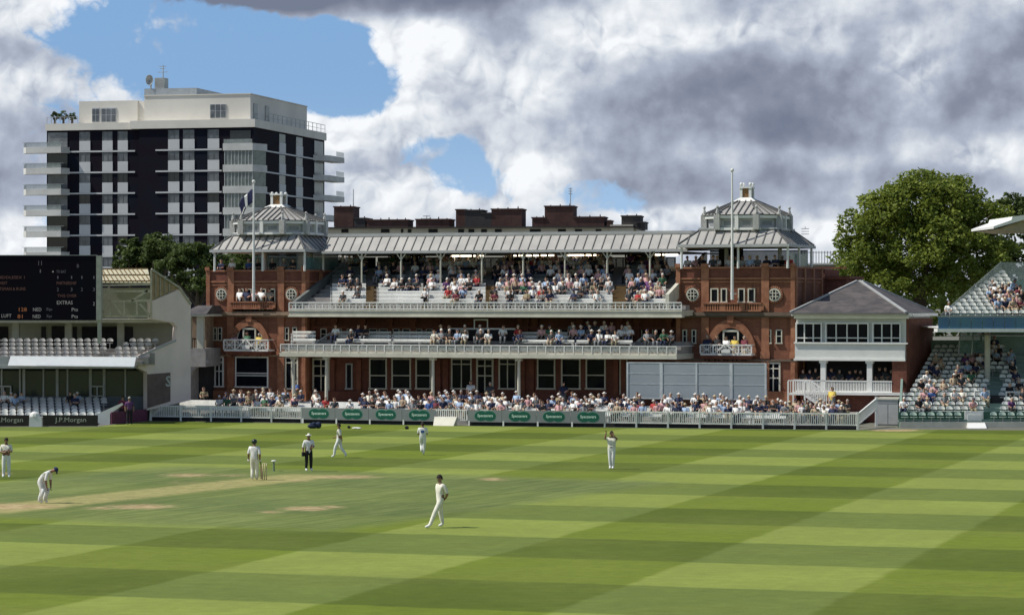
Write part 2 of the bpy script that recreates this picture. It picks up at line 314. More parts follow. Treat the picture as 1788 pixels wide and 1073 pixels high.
# ================================================================ ground and cricket field
def ground_material():
    m = bpy.data.materials.new('mown_grass'); m.use_nodes = True; N = NT(m.node_tree); b = m.node_tree.nodes['Principled BSDF']
    g = N.node('ShaderNodeNewGeometry'); P = g.outputs['Position']; sp = N.node('ShaderNodeSeparateXYZ'); N.l.new(P, sp.inputs[0])
    X, Y = sp.outputs[0], sp.outputs[1]
    th = R(17.7); s_, c_ = math.sin(th), math.cos(th)
    wob = N.m('MULTIPLY', N.m('SUBTRACT', N.noise(P, 0.35, 5, .65), 0.5), 0.60)
    cu = N.m('ADD', N.m('SUBTRACT', N.m('MULTIPLY', X, c_), N.m('MULTIPLY', Y, s_)), wob)
    cv = N.m('ADD', N.m('ADD', N.m('MULTIPLY', X, s_), N.m('MULTIPLY', Y, c_)), wob)
    def stripe(cc, off, per, soft):   # 1 on light stripes
        t = N.m('DIVIDE', N.m('SUBTRACT', cc, off), 2 * per)
        tri = N.m('ABSOLUTE', N.m('SUBTRACT', N.m('FRACT', t), 0.5))     # 0.5 at stripe starts
        return N.ramp(tri, 0.25 - soft, 0.25 + soft)
    # light columns: -20.07..-13.8 -> centre -16.94
    sc_ = stripe(cu, -16.94, 6.27, 0.012)
    sv_ = stripe(cv, 76.9, 7.0, 0.014)
    n1 = N.noise(P, 0.12, 5, 0.6); n2 = N.noise(P, 1.7, 6, 0.7); n3 = N.noise(P, 14.0, 3, 0.7)
    lo = (0.082, 0.114, 0.016, 1); mid_v = (0.129, 0.172, 0.020, 1); hi = (0.203, 0.250, 0.054, 1)
    a = N.mix(sv_, lo, mid_v); c = N.mix(sv_, (0.118, 0.158, 0.036, 1), hi)
    base = N.mix(sc_, a, c)
    base = N.mix(N.ramp(n1, 0.35, 0.7, 0, 0.35), base, (0.16, 0.185, 0.045, 1))
    # the square: a duller bluish-green block round the pitches, in the pitch's own axes
    pt = R(27.0); ps, pc = math.sin(pt), math.cos(pt)
    pu = N.m('SUBTRACT', N.m('MULTIPLY', X, pc), N.m('MULTIPLY', Y, ps)); pv = N.m('ADD', N.m('MULTIPLY', X, ps), N.m('MULTIPLY', Y, pc))
    def local(px, py):
        x, y = ground(px, py); return x * pc - y * ps, x * ps + y * pc
    u0, v0 = local(75, 880); u1, v1 = local(500, 834)
    um = (u0 + u1) / 2
    vlo, vhi = min(v0, v1) - 6.0, max(v0, v1) + 5.5
    def inside(cc, lo_, hi_, soft): return N.m('MULTIPLY', N.ramp(cc, lo_ - soft, lo_ + soft), N.ramp(cc, hi_ - soft, hi_ + soft, 1, 0))
    jit = N.m('MULTIPLY', N.m('SUBTRACT', N.noise(P, 0.5, 4), 0.5), 2.2)
    sq = N.m('MULTIPLY', inside(N.m('ADD', pu, jit), um - 9.5, um + 16.5, 1.2), inside(N.m('ADD', pv, jit), vlo, vhi, 1.4))
    strm = N.node('ShaderNodeCombineXYZ'); N.l.new(N.m('MULTIPLY', pu, 2.2), strm.inputs[0]); N.l.new(N.m('MULTIPLY', pv, 0.16), strm.inputs[1])
    streak = N.noise(strm.outputs[0], 1.3, 5, 0.6)
    sqc = N.mix(N.ramp(streak, 0.38, 0.62), (0.098, 0.135, 0.048, 1), (0.155, 0.185, 0.068, 1))
    base = N.mix(N.m('MULTIPLY', sq, 0.72), base, sqc)
    # the strip in use: worn straw colour with soft ragged edges
    ragged = N.m('MULTIPLY', N.m('SUBTRACT', N.noise(P, 1.6, 5, .65), 0.5), 1.0)
    st = N.m('MULTIPLY', inside(N.m('ADD', pu, ragged), um - 1.5, um + 1.5, 0.5), inside(N.m('ADD', pv, ragged), v0 - 5.0, v1 + 2.5, 1.2))
    base = N.mix(N.m('MULTIPLY', st, N.ramp(n2, 0.3, 0.7, 0.55, 0.95)), base, (0.33, 0.295, 0.125, 1))
    # bare earth worn by bowlers' feet
    acc = None
    for (px, py, w_, h_, wt) in ((15, 884, 120, 9, 1), (60, 884, 80, 7, .8), (240, 884, 95, 6.5, 1), (330, 829, 70, 5, .8), (400, 829, 60, 4, .5), (535, 887, 62, 6, 1), (580, 884, 30, 4, .8),
                                (600, 832, 90, 5, .9), (520, 838, 60, 4, .5), (860, 836, 40, 4, .9), (110, 866, 40, 5, .25), (10, 826, 20, 4, .6), (180, 886, 50, 5, .7), (470, 893, 40, 3.5, .7), (320, 842, 60, 4, .35), (1560, 750.5, 60, 3, 1.4)):
        x, y = ground(px, py); rx = w_ * y / FPX; ry = h_ * y * y / FPX / HC
        mp = N.node('ShaderNodeMapping', vector_type='TEXTURE'); N.l.new(P, mp.inputs[0]); mp.inputs['Location'].default_value = (x, y, 0)
        mp.inputs['Scale'].default_value = (rx, ry, 50); mp.inputs['Rotation'].default_value = (0, 0, R(12))
        gr = N.node('ShaderNodeTexGradient', gradient_type='SPHERICAL'); N.l.new(mp.outputs[0], gr.inputs[0])
        t = N.m('MULTIPLY', gr.outputs['Fac'], wt); acc = t if acc is None else N.m('MAXIMUM', acc, t)
    em = N.ramp(N.m('ADD', acc, N.m('MULTIPLY', N.m('SUBTRACT', N.noise(strm.outputs[0], 3.2, 8, 0.75), 0.5), 2.6)), 0.12, 0.75)
    em = N.m('MULTIPLY', em, N.ramp(acc, 0.0, 0.12))
    base = N.mix(N.m('MULTIPLY', em, 0.85), base, N.mix(N.ramp(n2, .4, .6), (0.34, 0.235, 0.125, 1), (0.42, 0.33, 0.19, 1)))
    # tufts and blade scale variation
    k = N.m('ADD', N.m('ADD', 0.34, N.m('MULTIPLY', n2, 0.56)), N.m('ADD', N.m('MULTIPLY', n3, 0.40), N.m('MULTIPLY', N.noise(P, .25, 6, .7), .40)))
    vv = N.node('ShaderNodeVectorMath', operation='SCALE'); N.l.new(base, vv.inputs[0]); N.l.new(k, vv.inputs['Scale'])
    # faint lines of single mower passes, along the stripes
    ml = N.node('ShaderNodeCombineXYZ'); N.l.new(N.m('MULTIPLY', cu, 1.6), ml.inputs[0]); N.l.new(N.m('MULTIPLY', cv, .10), ml.inputs[1])
    ml2 = N.node('ShaderNodeCombineXYZ'); N.l.new(N.m('MULTIPLY', cu, .10), ml2.inputs[0]); N.l.new(N.m('MULTIPLY', cv, 1.5), ml2.inputs[1])
    kk = N.m('ADD', 0.86, N.m('ADD', N.m('MULTIPLY', N.noise(ml.outputs[0], 1.5, 5, .7), .14), N.m('MULTIPLY', N.noise(ml2.outputs[0], 1.5, 5, .7), .14)))
    v3 = N.node('ShaderNodeVectorMath', operation='SCALE'); N.l.new(vv.outputs[0], v3.inputs[0]); N.l.new(kk, v3.inputs['Scale']); vv = v3
    N.l.new(vv.outputs[0], b.inputs['Base Color']); b.inputs['Roughness'].default_value = 0.95; b.inputs['Specular IOR Level'].default_value = 0.1
    bp = N.node('ShaderNodeBump'); bp.inputs['Strength'].default_value = 0.35; bp.inputs['Distance'].default_value = 0.03
    N.l.new(n3, bp.inputs['Height']); N.l.new(bp.outputs[0], b.inputs['Normal'])
    return m
g_ = MB(); g_.box(-3000, 3000, -400, 6000, -0.3, -0.004)
tag(g_.build('ground', mat('far_ground', (.16, .16, .13), .95, scale=.05)), kind='structure')
# boundary of the grass, as ground points seen in the photograph
EDGE = [(-60, 745), (170, 744.5), (205, 740), (250, 736), (262, 734.5), (380, 736), (540, 738.5), (720, 741.5), (905, 744), (1080, 746), (1240, 748), (1500, 750.5), (1580, 749), (1800, 751), (1860, 751)]
ge = [ground(a, b) for a, b in EDGE]
fpts = [(-120, -30), (120, -30), (120, 150)] + [ge[-1]] + ge[::-1][1:] + [(-120, 150)]
bm = bmesh.new(); fv = [bm.verts.new((x, y, 0)) for x, y in fpts]; bm.faces.new(fv); bmesh.ops.triangulate(bm, faces=bm.faces[:])
me = bpy.data.meshes.new('cricket_field'); bm.to_mesh(me); bm.free(); me.materials.append(ground_material())
fo = link_mesh('cricket_field', me); tag(fo, kind='structure')
if me.polygons[0].normal.z < 0: me.flip_normals()
def edge_at(px):
    for (a, b), (c, d) in zip(EDGE, EDGE[1:]):
        if a <= px <= c: return ground(px, b + (d - b) * (px - a) / (c - a))
    return ground(px, EDGE[-1][1])
# ================================================================ the pavilion
F = Frame(894, 188.0, 20.0)
PAV = F.root('pavilion', 'red brick Victorian pavilion with two domed end towers and long balconies', 'pavilion')
def window(F, parent, px0, px1, py0, py1, V, cols=1, rows=(), fm=None, fw=0.09, gm=None, name='window', proud=0.07):
    """a framed opening: frame mesh with its bars and a child pane"""
    fm = fm or M['cream']; gm = gm or M['glass']; pm = (px0 + px1) / 2
    u0, u1 = F.u(px0, V), F.u(px1, V); z0, z1 = F.z(pm, py1, V), F.z(pm, py0, V)
    f = MB(); a, b = V - proud, V + 0.02
    f.box(u0, u0 + fw, a, b, z0, z1); f.box(u1 - fw, u1, a, b, z0, z1)
    f.box(u0 + fw, u1 - fw, a, b, z1 - fw, z1); f.box(u0 - .04, u1 + .04, a - .05, b, z0 - fw, z0)
    for i in range(1, cols):
        x = u0 + (u1 - u0) * i / cols; f.box(x - fw * .35, x + fw * .35, a + .012, b, z0, z1 - fw)
    for r in rows:
        z = z0 + (z1 - z0) * r; f.box(u0 + fw, u1 - fw, a + .006, b, z - fw * .35, z + fw * .35)
    o = f.build(name, fm, parent)
    p = MB(); p.box(u0 + fw * .5, u1 - fw * .5, V - .025, V + .03, z0, z1 - fw * .5); p.build('pane', gm, o)
    return o
def arch_pts(cx, z0, w, zs, n=14, h=None):
    h = h or w / 2
    return [(cx - w / 2, z0), (cx + w / 2, z0)] + [(cx + w / 2 * math.cos(PI * i / n), zs + h * math.sin(PI * i / n)) for i in range(n + 1)]
DECK = .72
# ---- main block, walls of the middle part
mb = MB(); V1 = 1.0
ul, ur = F.u(536, V1), F.u(1184, V1)
z_ub = F.z(894, 553, -3)                      # underside of the upper balcony
mb.box(ul, ur, V1, 9.0, 0, z_ub - .02)
mb.build('wall', M['brick'], PAV)
# terracotta dressings of the middle wall
class PB(MB):
    def done(s_): s_.build('pilaster', M['terrad'], PAV); s_.v, s_.f, s_.mi = [], [], []
mb = PB()
for pc in (580, 626, 765, 778, 912, 928, 1075, 1088):
    F.bx(mb, pc - 4, pc + 4, 628, 690, V1 - .16, V1); mb.done()
for pc in (545, 583, 632, 680.5, 721, 763, 909, 918, 948 - 15, 1012, 1080, 1112, 1168):
    F.bx(mb, pc - 4, pc + 4, 556, 592, V1 - .16, V1)
    F.bx(mb, pc - 6, pc + 6, 556, 563, V1 - .32, V1 - .16); mb.done()
mb.box(ul, ur, V1 - .22, V1 - .02, F.z(894, 574, V1), F.z(894, 570, V1))
mb.build('string_course', M['terrad'], PAV)
mb = MB(); mb.box(ul, ur, V1 - .30, V1 - .01, DECK - .1, F.z(894, 686, V1)); mb.build('plinth', M['brick'], PAV)
# ground floor windows and doors of the middle part
for a, b, c, rows in ((604, 616, 1, ()), (645, 676, 2, (.42,)), (684, 718, 2, (.42,)), (726, 753, 2, (.42,)), (788, 824, 2, (.80,)), (871, 902, 2, (.80,)),
                      (938, 970, 2, (.43,)), (980, 1014, 2, (.43,)), (1023, 1058, 2, (.43,))):
    window(F, PAV, a, b, 625 if c == 2 else 634, 677, V1, 1 if rows == (.42,) or rows == (.43,) else c, rows, fm=M['cream'] if c == 2 else M['grey'], fw=.1)
for a, b in ((546, 576), (832, 862), (1082, 1096)):
    d = window(F, PAV, a, b, 625, 693, V1, 2, (.55, .8), fm=M['cream'], fw=.12, name='door')
for a, b in ((560, 571), (587, 597), (606, 616), (644, 659), (662, 678), (686, 698), (703, 717), (726, 738), (744, 756), (770, 780), (938, 954), (959, 975), (980, 1001), (1023, 1040), (1046, 1062), (1090, 1104), (1120, 1131)):
    window(F, PAV, a, b, 573, 593, V1, 1, (.5,), fm=M['cream'], fw=.07)
d = window(F, PAV, 1139, 1158, 572, 600, V1, 1, (), fm=M['cream'], fw=.08, name='door')
# black screen with its white frame on the first floor balcony
mb = MB(); Vs = -1.6
F.bx(mb, 783, 897, 575, 604, Vs, Vs + .12)
bs = mb.build('black_screen', M['black']); bs.location = PAV.location; bs.rotation_euler = PAV.rotation_euler
tag(bs, 'wide black cloth screen hung over the middle of the lower balcony', 'screen')
mb = MB(); F.bx(mb, 781, 899, 572.5, 575, Vs - .06, Vs + .16)
for q in (828, 851): F.bx(mb, q - .8, q + .8, 557, 572.5, Vs, Vs + .07)
F.bx(mb, 828.8, 850.2, 557, 559, Vs, Vs + .07); mb.build('screen_frame', M['white'], bs)

# ---- end towers
def tower(a0, a1, ytop, ycor, left):
    """a0,a1 front face columns; ytop parapet row; ycor cornice row"""
    T_ = empty('tower', (0, 0, 0)); T_.parent = PAV
    pm = (a0 + a1) / 2; Z = lambda py, V=0: F.z(pm, py, V)
    u0, u1 = F.u(a0), F.u(a1); dep = 7.4
    k = (a1 - a0) / 206.0
    ztop = Z(ytop); w = MB(); w.box(u0, u1, 0, dep, 0, ztop - .12); w.build('wall', M['towerbrick'], T_); w = MB(); w.box(u0 - .02, u1 + .02, -.03, dep + .02, Z(ytop + 19), ztop - .125); w.build('parapet', M['brick'], T_)
    t = MB()
    def ring(za, zb, out, mi=0):
        t.box(u0 - out, u1 + out, -out, dep + out, za, zb, mi)
    ring(ztop - .12, ztop, .10); ring(Z(ytop + 22), Z(ytop + 19), .09); ring(Z(ytop + 27.5), Z(ytop + 25), .05)
    for q in (0, .245, .755, 1):                                 # giant pilasters
        x = u0 + (u1 - u0) * q; hw = .26
        t.box(max(x - hw, u0 - .03), min(x + hw, u1 + .03), -.14, -.01, Z(ycor), ztop + .02)
        t.box(max(x - hw, u0 - .03), min(x + hw, u1 + .03), -.14, -.01, Z(690), Z(ycor + 8))
        t.box(max(x - hw - .06, u0 - .08), min(x + hw + .06, u1 + .08), -.20, -.14, Z(619 + (6 if not left else 0)), Z(613))
        t.box(max(x - hw, u0 - .08), min(x + hw, u1 + .08), -.24, -.14, ztop - .02, ztop + .22)
    for q in (.02, .33, .66, .98): t.box(u1 - .01, u1 + .12, dep * q - .2, dep * q + .2, Z(690), ztop + .02)
    t.box(u0 - .12, u1 + .12, -.25, dep + .1, .3, Z(682))        # plinth
    t.build('terracotta_dressing', M['terra'], T_)
    c = MB(); c.box(u0 - .35, u1 + .35, -.38, dep + .3, Z(ycor + 7), Z(ycor + 1)); c.box(u0 - .18, u1 + .18, -.2, dep + .15, Z(ycor + 10), Z(ycor + 7) - .003)
    c.box(u0 - .14, u1 + .14, -.16, dep + .1, Z(622 if left else 630), Z(619 if left else 626.5)); c.build('cornice', M['stone'] if left else M['brown'], T_)
    return T_, u0, u1, dep, Z
def round_window(T_, px, py, r, V=-.02):
    cu, cz = F.u(px, V), F.z(px, py, V); n = 16
    f = MB(); o = [(cu + r * math.cos(2 * PI * i / n), cz + r * math.sin(2 * PI * i / n)) for i in range(n)]
    f.prism([(cu + (x - cu) * 1.0, z) for x, z in o], V - .10, V, 0)
    fr = f.build('window', M['cream'], T_)
    f = MB(); f.prism([(cu + (x - cu) * .74, cz + (z - cz) * .74) for x, z in o], V - .125, V - .11)
    f.build('pane', M['glass'], fr)
    f = MB()
    for s_ in (-1, 1):
        f.box(cu + s_ * r * .24 - .03, cu + s_ * r * .24 + .03, V - .15, V - .128, cz - r * .66, cz + r * .66)
        f.box(cu - r * .66, cu + r * .66, V - .156, V - .151, cz + s_ * r * .24 - .03, cz + s_ * r * .24 + .03)
    f.build('glazing_bar', M['cream'], fr)
    f = MB()                                                     # terracotta wreath of voussoirs
    for i in range(22):
        a = 2 * PI * i / 22; f.ball((cu + r * 1.14 * math.cos(a), V - .03, cz + r * 1.14 * math.sin(a)), .085, .07, .085, 0, 6, 4)
    f.build('wreath', M['terra'], T_)
def small_balcony(T_, px0, px1, py0, py1, pyu, depth=1.1):
    pm = (px0 + px1) / 2; V = -depth; u0, u1 = F.u(px0, V), F.u(px1, V); z1, z0 = F.z(pm, py0, V), F.z(pm, py1, V)
    b = MB(); b.box(u0, u1, V, 0, z0 - .12, z0); b.box(u0, u1, V - .05, V + .05, z1 - .08, z1)
    b.box(u0, u0 + .06, V + .05, -.02, z1 - .07, z1 - .01); b.box(u1 - .06, u1, V + .05, -.02, z1 - .07, z1 - .01)
    n = 4
    for i in range(n + 1):
        x = u0 + (u1 - u0) * i / n; b.box(x - .05, x + .05, V - .03, V + .03, z0, z1 - .08)
        if i < n:                                                # criss-cross ironwork in each bay
            xa, xb = x + .05, u0 + (u1 - u0) * (i + 1) / n - .05; h = z1 - .08 - z0
            b.bar((xa, V, z0), (xb, V, z1 - .08), .03, .04); b.bar((xa, V + .02, z1 - .08), (xb, V + .02, z0), .03, .04)
            for q in range(1, 6): b.box(xa + (xb - xa) * q / 6 - .012, xa + (xb - xa) * q / 6 + .012, V - .01, V + .012, z0, z1 - .08)
            b.box(xa, xb, V - .012, V + .012, z0 + h * .48, z0 + h * .54)
    um = (u0 + u1) / 2                                           # crest in the middle
    for s_ in (-1, 1): b.bar((um + s_ * .5, V - .08, z0 + .22), (um + s_ * .02, V - .08, z1 + .02), .05, .09)
    b.box(um - .3, um + .3, V - .075, V - .055, z0 + .05, z0 + .3)
    b.build('balcony', M['white'], T_)
    c = MB(); zu = F.z(pm, pyu, V)
    c.vprism([(u0 + .25, -.05), (u0 + .25, V + .3), (u1 - .25, V + .3), (u1 - .25, -.05)], zu, z0 - .12, [(u0 + .02, -.05), (u0 + .02, V + .03), (u1 - .02, V + .03), (u1 - .02, -.05)])
    c.build('corbel', M['terrad'], T_)
def arch(T_, pa, pb, ytop, ybase, V=0):
    pm = (pa + pb) / 2; uc = F.u(pm, V); wd = F.u(pb, V) - F.u(pa, V); zt, z0 = F.z(pm, ytop, V), F.z(pm, ybase, V)
    h = zt - z0; n = 18
    outer = [(uc + wd / 2 * 1.0 * math.cos(PI * i / n), z0 + h * math.sin(PI * i / n)) for i in range(n + 1)]
    inner = [(uc + wd / 2 * .77 * math.cos(PI * i / n), z0 + h * .77 * math.sin(PI * i / n)) for i in range(n + 1)]
    m1 = MB()
    for i in range(n):
        q = [outer[i], outer[i + 1], inner[i + 1], inner[i]]
        m1.prism(q[::-1] if False else [q[3], q[0], q[1], q[2]], V - .22, V)
    m1.build('arch', M['terra'], T_)
    m2 = MB(); m2.prism(inner, V - .05, V + .02); f = m2.build('window', M['glass'], T_)
    m3 = MB(); dw = wd * .14
    for s_ in (-1, 1): m3.box(uc + s_ * dw - .055, uc + s_ * dw + .055, V - .17, V - .06, z0, z0 + h * .735)
    m3.box(uc - dw - .055, uc + dw + .055, V - .175, V - .055, z0 + h * .66, z0 + h * .72)
    for s_ in (-1, 1): m3.bar((uc + s_ * wd * .37, V - .1, z0 + .3), (uc + s_ * wd * .24, V - .1, z0 + h * .62), .06, .07)
    m3.build('glazing_bar', M['cream'], f)
    # spandrel dressing above the arch
    m4 = MB(); m4.prism([(uc - .18, z0 + h * .9), (uc + .18, z0 + h * .9), (uc + .26, z0 + h * 1.12), (uc - .26, z0 + h * 1.12)], V - .3, V - .2); m4.build('keystone', M['terra'], T_)
def tower_roof(T_, e0, e1, ye, t0, t1, yt, uc_px, d0, d1, yd1, yd0, p0, p1, yp, c0, c1, yc1, yc0, yfin, dep=7.2):
    """skirt roof, drum, upper roof and cupola; all from photo columns and rows"""
    V0 = -.7; pm = (e0 + e1) / 2; u0, u1 = F.u(e0, V0), F.u(e1, V0); z0 = F.z(pm, ye, V0); run = 1.25
    z1 = F.z((t0 + t1) / 2, yt, V0 + run); ins = ((u1 - u0) - (F.u(t1, V0 + run) - F.u(t0, V0 + run))) / 2
    r = MB(); rb = [(u0, V0), (u1, V0), (u1, V0 + dep), (u0, V0 + dep)]; rt = [(u0 + ins, V0 + run), (u1 - ins, V0 + run), (u1 - ins, V0 + dep - run), (u0 + ins, V0 + dep - run)]
    r.vprism(rb, z0, z1, rt); roof = r.build('roof', M['lead'], T_)
    g = MB(); g.box(u0 - .1, u1 + .1, V0 - .1, V0 + dep + .1, z0 - .2, z0 - .004); g.box(u0 + ins - .1, u1 - ins + .1, V0 + run - .1, V0 + dep - run + .1, z1 + .002, z1 + .14); g.build('gutter', M['grey'], roof)
    s = MB(); n = 10
    for i in range(1, n + 3):
        x = u0 + (u1 - u0) * i / (n + 3)
        f = min(1, (x - u0) / ins, (u1 - x) / ins)
        s.bar((x, V0, z0 + .02), (x, V0 + run * f, z0 + (z1 - z0) * f + .02), .07, .09)
    for i in range(1, 10):
        y = V0 + dep * i / 10; f = min(1, (y - V0) / run, (V0 + dep - y) / run)
        s.bar((u1, y, z0 + .02), (u1 - ins * f, y, z0 + (z1 - z0) * f + .02), .05, .08)
    for a, b in zip(rb, rt): s.bar((*a, z0 + .03), (*b, z1 + .03), .09, .10)
    s.build('seam', M['seam'], roof)
    vc = V0 + dep / 2; uc = (u0 + u1) / 2
    zz = lambda py: F.z(uc_px, py, vc)
    rad = (d1 - d0) / 2 * F.Y(uc_px, vc) / FPX / (F.c + .0) * .985
    rad *= .90
    def foot(r_, ch): return [(uc - r_ + ch, vc - r_), (uc + r_ - ch, vc - r_), (uc + r_, vc - r_ + ch), (uc + r_, vc + r_ - ch), (uc + r_ - ch, vc + r_), (uc - r_ + ch, vc + r_), (uc - r_, vc + r_ - ch), (uc - r_, vc - r_ + ch)]
    zb, zt = zz(yd0) - .15, zz(yd1)
    d = MB(); core = foot(rad - .16, 1.2); d.vprism(core, zb, zt - .1); dr = d.build('drum', M['grey'], T_)
    d = MB(); pts = foot(rad - .03, 1.25)
    for (a, b) in zip(pts, pts[1:] + pts[:1]):                  # posts, rails and panels of the drum
        A, B = Vector((*a, 0)), Vector((*b, 0)); L = (B - A).length; nn = max(1, round(L / 1.5))
        for q in range(nn + 1):
            p = A + (B - A) * q / nn; w_ = .2 if q in (0, nn) else .12; d.box(p.x - w_, p.x + w_, p.y - w_, p.y + w_, zb, zt)
        for zq, hh in ((zb + .05, .16), (zt - .16, .2)): d.bar((A.x, A.y, zq), (B.x, B.y, zq), .14, hh)
        for q in (0, nn):
            p = A + (B - A) * q / nn; d.tube((p.x, p.y, zt), (p.x, p.y, zt + .42), .17, .05, 6); d.ball((p.x, p.y, zt + .5), .1)
    d.build('colonnade', M['white'], dr)
    for (a, b) in zip(core, core[1:] + core[:1]):
        A, B = Vector((*a, 0)), Vector((*b, 0)); L = (B - A).length; nn = max(1, round(L / 1.5)); nrm = (B - A).cross(Vector((0, 0, 1))).normalized() * .02
        for q in range(nn):
            P_, Q_ = A + (B - A) * (q + .28) / nn + nrm, A + (B - A) * (q + .72) / nn + nrm
            d = MB(); d.add([(P_.x, P_.y, zb + .3), (Q_.x, Q_.y, zb + .3), (Q_.x, Q_.y, zt - .42), (P_.x, P_.y, zt - .42)], [(0, 1, 2, 3)]); d.build('louvre', M['grey2'], dr)
    # upper roof
    zp = zz(yp); rp = (p1 - p0) / 2 * F.Y(uc_px, vc) / FPX
    r = MB(); lo, hi = foot(rad + .12, 1.3), foot(rp, rp * .35); r.vprism(lo, zt + .0, zp, hi); ro = r.build('roof', M['lead'], T_)
    s = MB()
    for a, b in zip(lo, hi): s.bar((*a, zt + .03), (*b, zp + .03), .08, .09)
    bw_, tw_ = rad + .12 - 1.3, rp * .65
    for i in range(-3, 4):
        x = (i + .25) * .42; t = 1.0 if abs(x) <= tw_ else max(.05, (bw_ - abs(x)) / (bw_ - tw_))
        if abs(x) >= bw_: continue
        s.bar((uc + x, vc - rad - .12, zt + .04), (uc + x, vc - rad - .12 + (rad + .12 - rp) * t, zt + (zp - zt) * t + .04), .055, .08)
        s.bar((uc + rad + .12, vc + x, zt + .04), (uc + rad + .12 - (rad + .12 - rp) * t, vc + x, zt + (zp - zt) * t + .04), .055, .08)
    cm_ = 1.3                                                   # seams of the chamfered corners
    for (cx_, cy_, tx_, ty_) in ((rad + .12 - cm_ / 2, -(rad + .12 - cm_ / 2), rp * .82, -rp * .82), (-(rad + .12 - cm_ / 2), -(rad + .12 - cm_ / 2), -rp * .82, -rp * .82)):
        for o_ in (-.35, .0, .35): s.bar((uc + cx_ + o_, vc + cy_ + o_ * (1 if cx_ > 0 else -1), zt + .04), (uc + tx_ + o_ * .25, vc + ty_ + o_ * .25 * (1 if cx_ > 0 else -1), zp + .04), .05, .08)
    s.build('seam', M['seam'], ro)
    # cupola
    cz0, cz1 = zz(yc0), zz(yc1); cr = (c1 - c0) / 2 * F.Y(uc_px, vc) / FPX * .88
    cm = MB(); cm.vprism([(uc - rp - .12, vc - rp - .12), (uc + rp + .12, vc - rp - .12), (uc + rp + .12, vc + rp + .12), (uc - rp - .12, vc + rp + .12)], zp - .02, cz0,
                         [(uc - cr, vc - cr), (uc + cr, vc - cr), (uc + cr, vc + cr), (uc - cr, vc + cr)])
    for sx in (-1, 1):
        for sy in (-1, 1):
            x, y = uc + sx * (cr - .07), vc + sy * (cr - .07); cm.box(x - .09, x + .09, y - .09, y + .09, cz0, cz1)
            cm.tube((x, y, cz1 + .1), (x, y, zz(yfin) - .1), .05, .03, 6); cm.ball((x, y, zz(yfin)), .12)
    cm.box(uc - cr - .06, uc + cr + .06, vc - cr - .06, vc + cr + .06, cz1, cz1 + .1); cup = cm.build('cupola', M['white'], T_)
    cg = MB(); cg.box(uc - cr + .17, uc + cr - .17, vc - cr + .05, vc + cr - .05, cz0, cz1 - .02); cg.build('panel', M['gold'], cup)
    # slender white columns and glazed back of the open gallery under the skirt roof
    zg = F.z(pm, 471 if e0 < 600 else 466, 0)
    class CB(MB):
        def tube(s_, *a, **k): MB.tube(s_, *a, **k); s_.build('column', M['white'], T_); s_.v, s_.f, s_.mi = [], [], []
    c = CB()
    for q in (.02, .54, .99): c.tube((u0 + (u1 - u0) * q, V0 + .25, zg - .1), (u0 + (u1 - u0) * q, V0 + .25, z0 - .2), .09, .08, 8)
    for q in (.25, .75): c.tube((u0 + (u1 - u0) * q, V0 + dep * .72, zg - .1), (u0 + (u1 - u0) * q, V0 + dep * .72, z0 - .2), .16, .14, 8)
    for q in (.5, .98): c.tube((u1 - .15, V0 + dep * q, zg - .1), (u1 - .15, V0 + dep * q, z0 - .2), .09, .08, 8)
    gl = MB(); gl.box(u0 + .3, u1 - .3, V0 + dep - .6, V0 + dep - .56, zg - .1, zg + 1.15); gl.box(u1 - .3, u1 - .26, V0 + .8, V0 + dep - .7, zg - .1, zg + .9); gl.build('glass_screen', M['teal'], T_)
    gl = MB(); gl.box(u0 + .3, u1 - .3, V0 + dep - .63, V0 + dep - .53, zg + 1.15, zg + 1.22); gl.box(u0 + 1.2, u0 + 2.7, V0 + dep - 1.6, V0 + dep - .7, zg - .1, z0 - .22) if e0 > 600 else None
    gl.build('handrail', M['dark'], T_)
    return u0, u1, z0
TL, lu0, lu1, dep, ZL = tower(362, 534, 471, 543, True)
round_window(TL, 387.5, 513.5, .42); round_window(TL, 509.5, 513.5, .42)
for a, b in ((417, 426), (432, 440), (456, 465), (472, 481)): window(F, TL, a, b, 504, 527, -.01, 1, (), fw=.06, proud=.09)
def balustrade(T_, pa, pb, ya, yb):
    b = MB(); pm = (pa + pb) / 2; V = -.35; u0, u1 = F.u(pa, V), F.u(pb, V); z0, z1 = F.z(pm, yb, V), F.z(pm, ya, V)
    b.box(u0, u1, V - .1, -.02, z1 - .09, z1); b.box(u0, u1, V - .12, -.02, z0 - .1, z0)
    n = 24
    for i in range(n + 1):
        x = u0 + (u1 - u0) * i / n; w_ = .14 if i % 8 == 0 else .05
        b.box(x - w_, x + w_, V - .05, V + .05, z0, z1 - .09)
    b.build('balustrade', M['terra'], T_)
balustrade(TL, 402, 478, 526, 537)
arch(TL, 400, 474, 556, 612)
small_balcony(TL, 391, 468, 592, 610, 620)
for a, b in ((373, 379), (381, 388), (498, 505), (511, 519)): window(F, TL, a, b, 571, 593, -.01, 1, (.5,), fw=.06)
window(F, TL, 375, 391, 622, 673, -.01, 2, (.8, .5), fm=M['white'], fw=.11)
window(F, TL, 411, 469, 622, 674, -.01, 1, (.44, .36), fm=M['white'], fw=.1)
window(F, TL, 498, 521, 622, 677, -.01, 2, (.8,), fm=M['cream'], fw=.11)
tower_roof(TL, 369, 531, 435, 404, 518, 410.5, 486, 411.5, 560.5, 386, 406.5, 468, 501, 362, 474, 498, 341, 357, 338)
TR, ru0, ru1, dep, ZR = tower(1182, 1388, 465.5, 544, False)
round_window(TR, 1209.7, 514, .44); round_window(TR, 1352.7, 514.5, .44)
for a, b in ((1241, 1255), (1259, 1270), (1289, 1301), (1306, 1319)): window(F, TR, a, b, 503, 526, -.01, 1, (), fw=.08, proud=.09)
balustrade(TR, 1228, 1330, 528, 541)
arch(TR, 1232, 1322, 557, 622)
small_balcony(TR, 1223, 1312, 601, 617, 627)
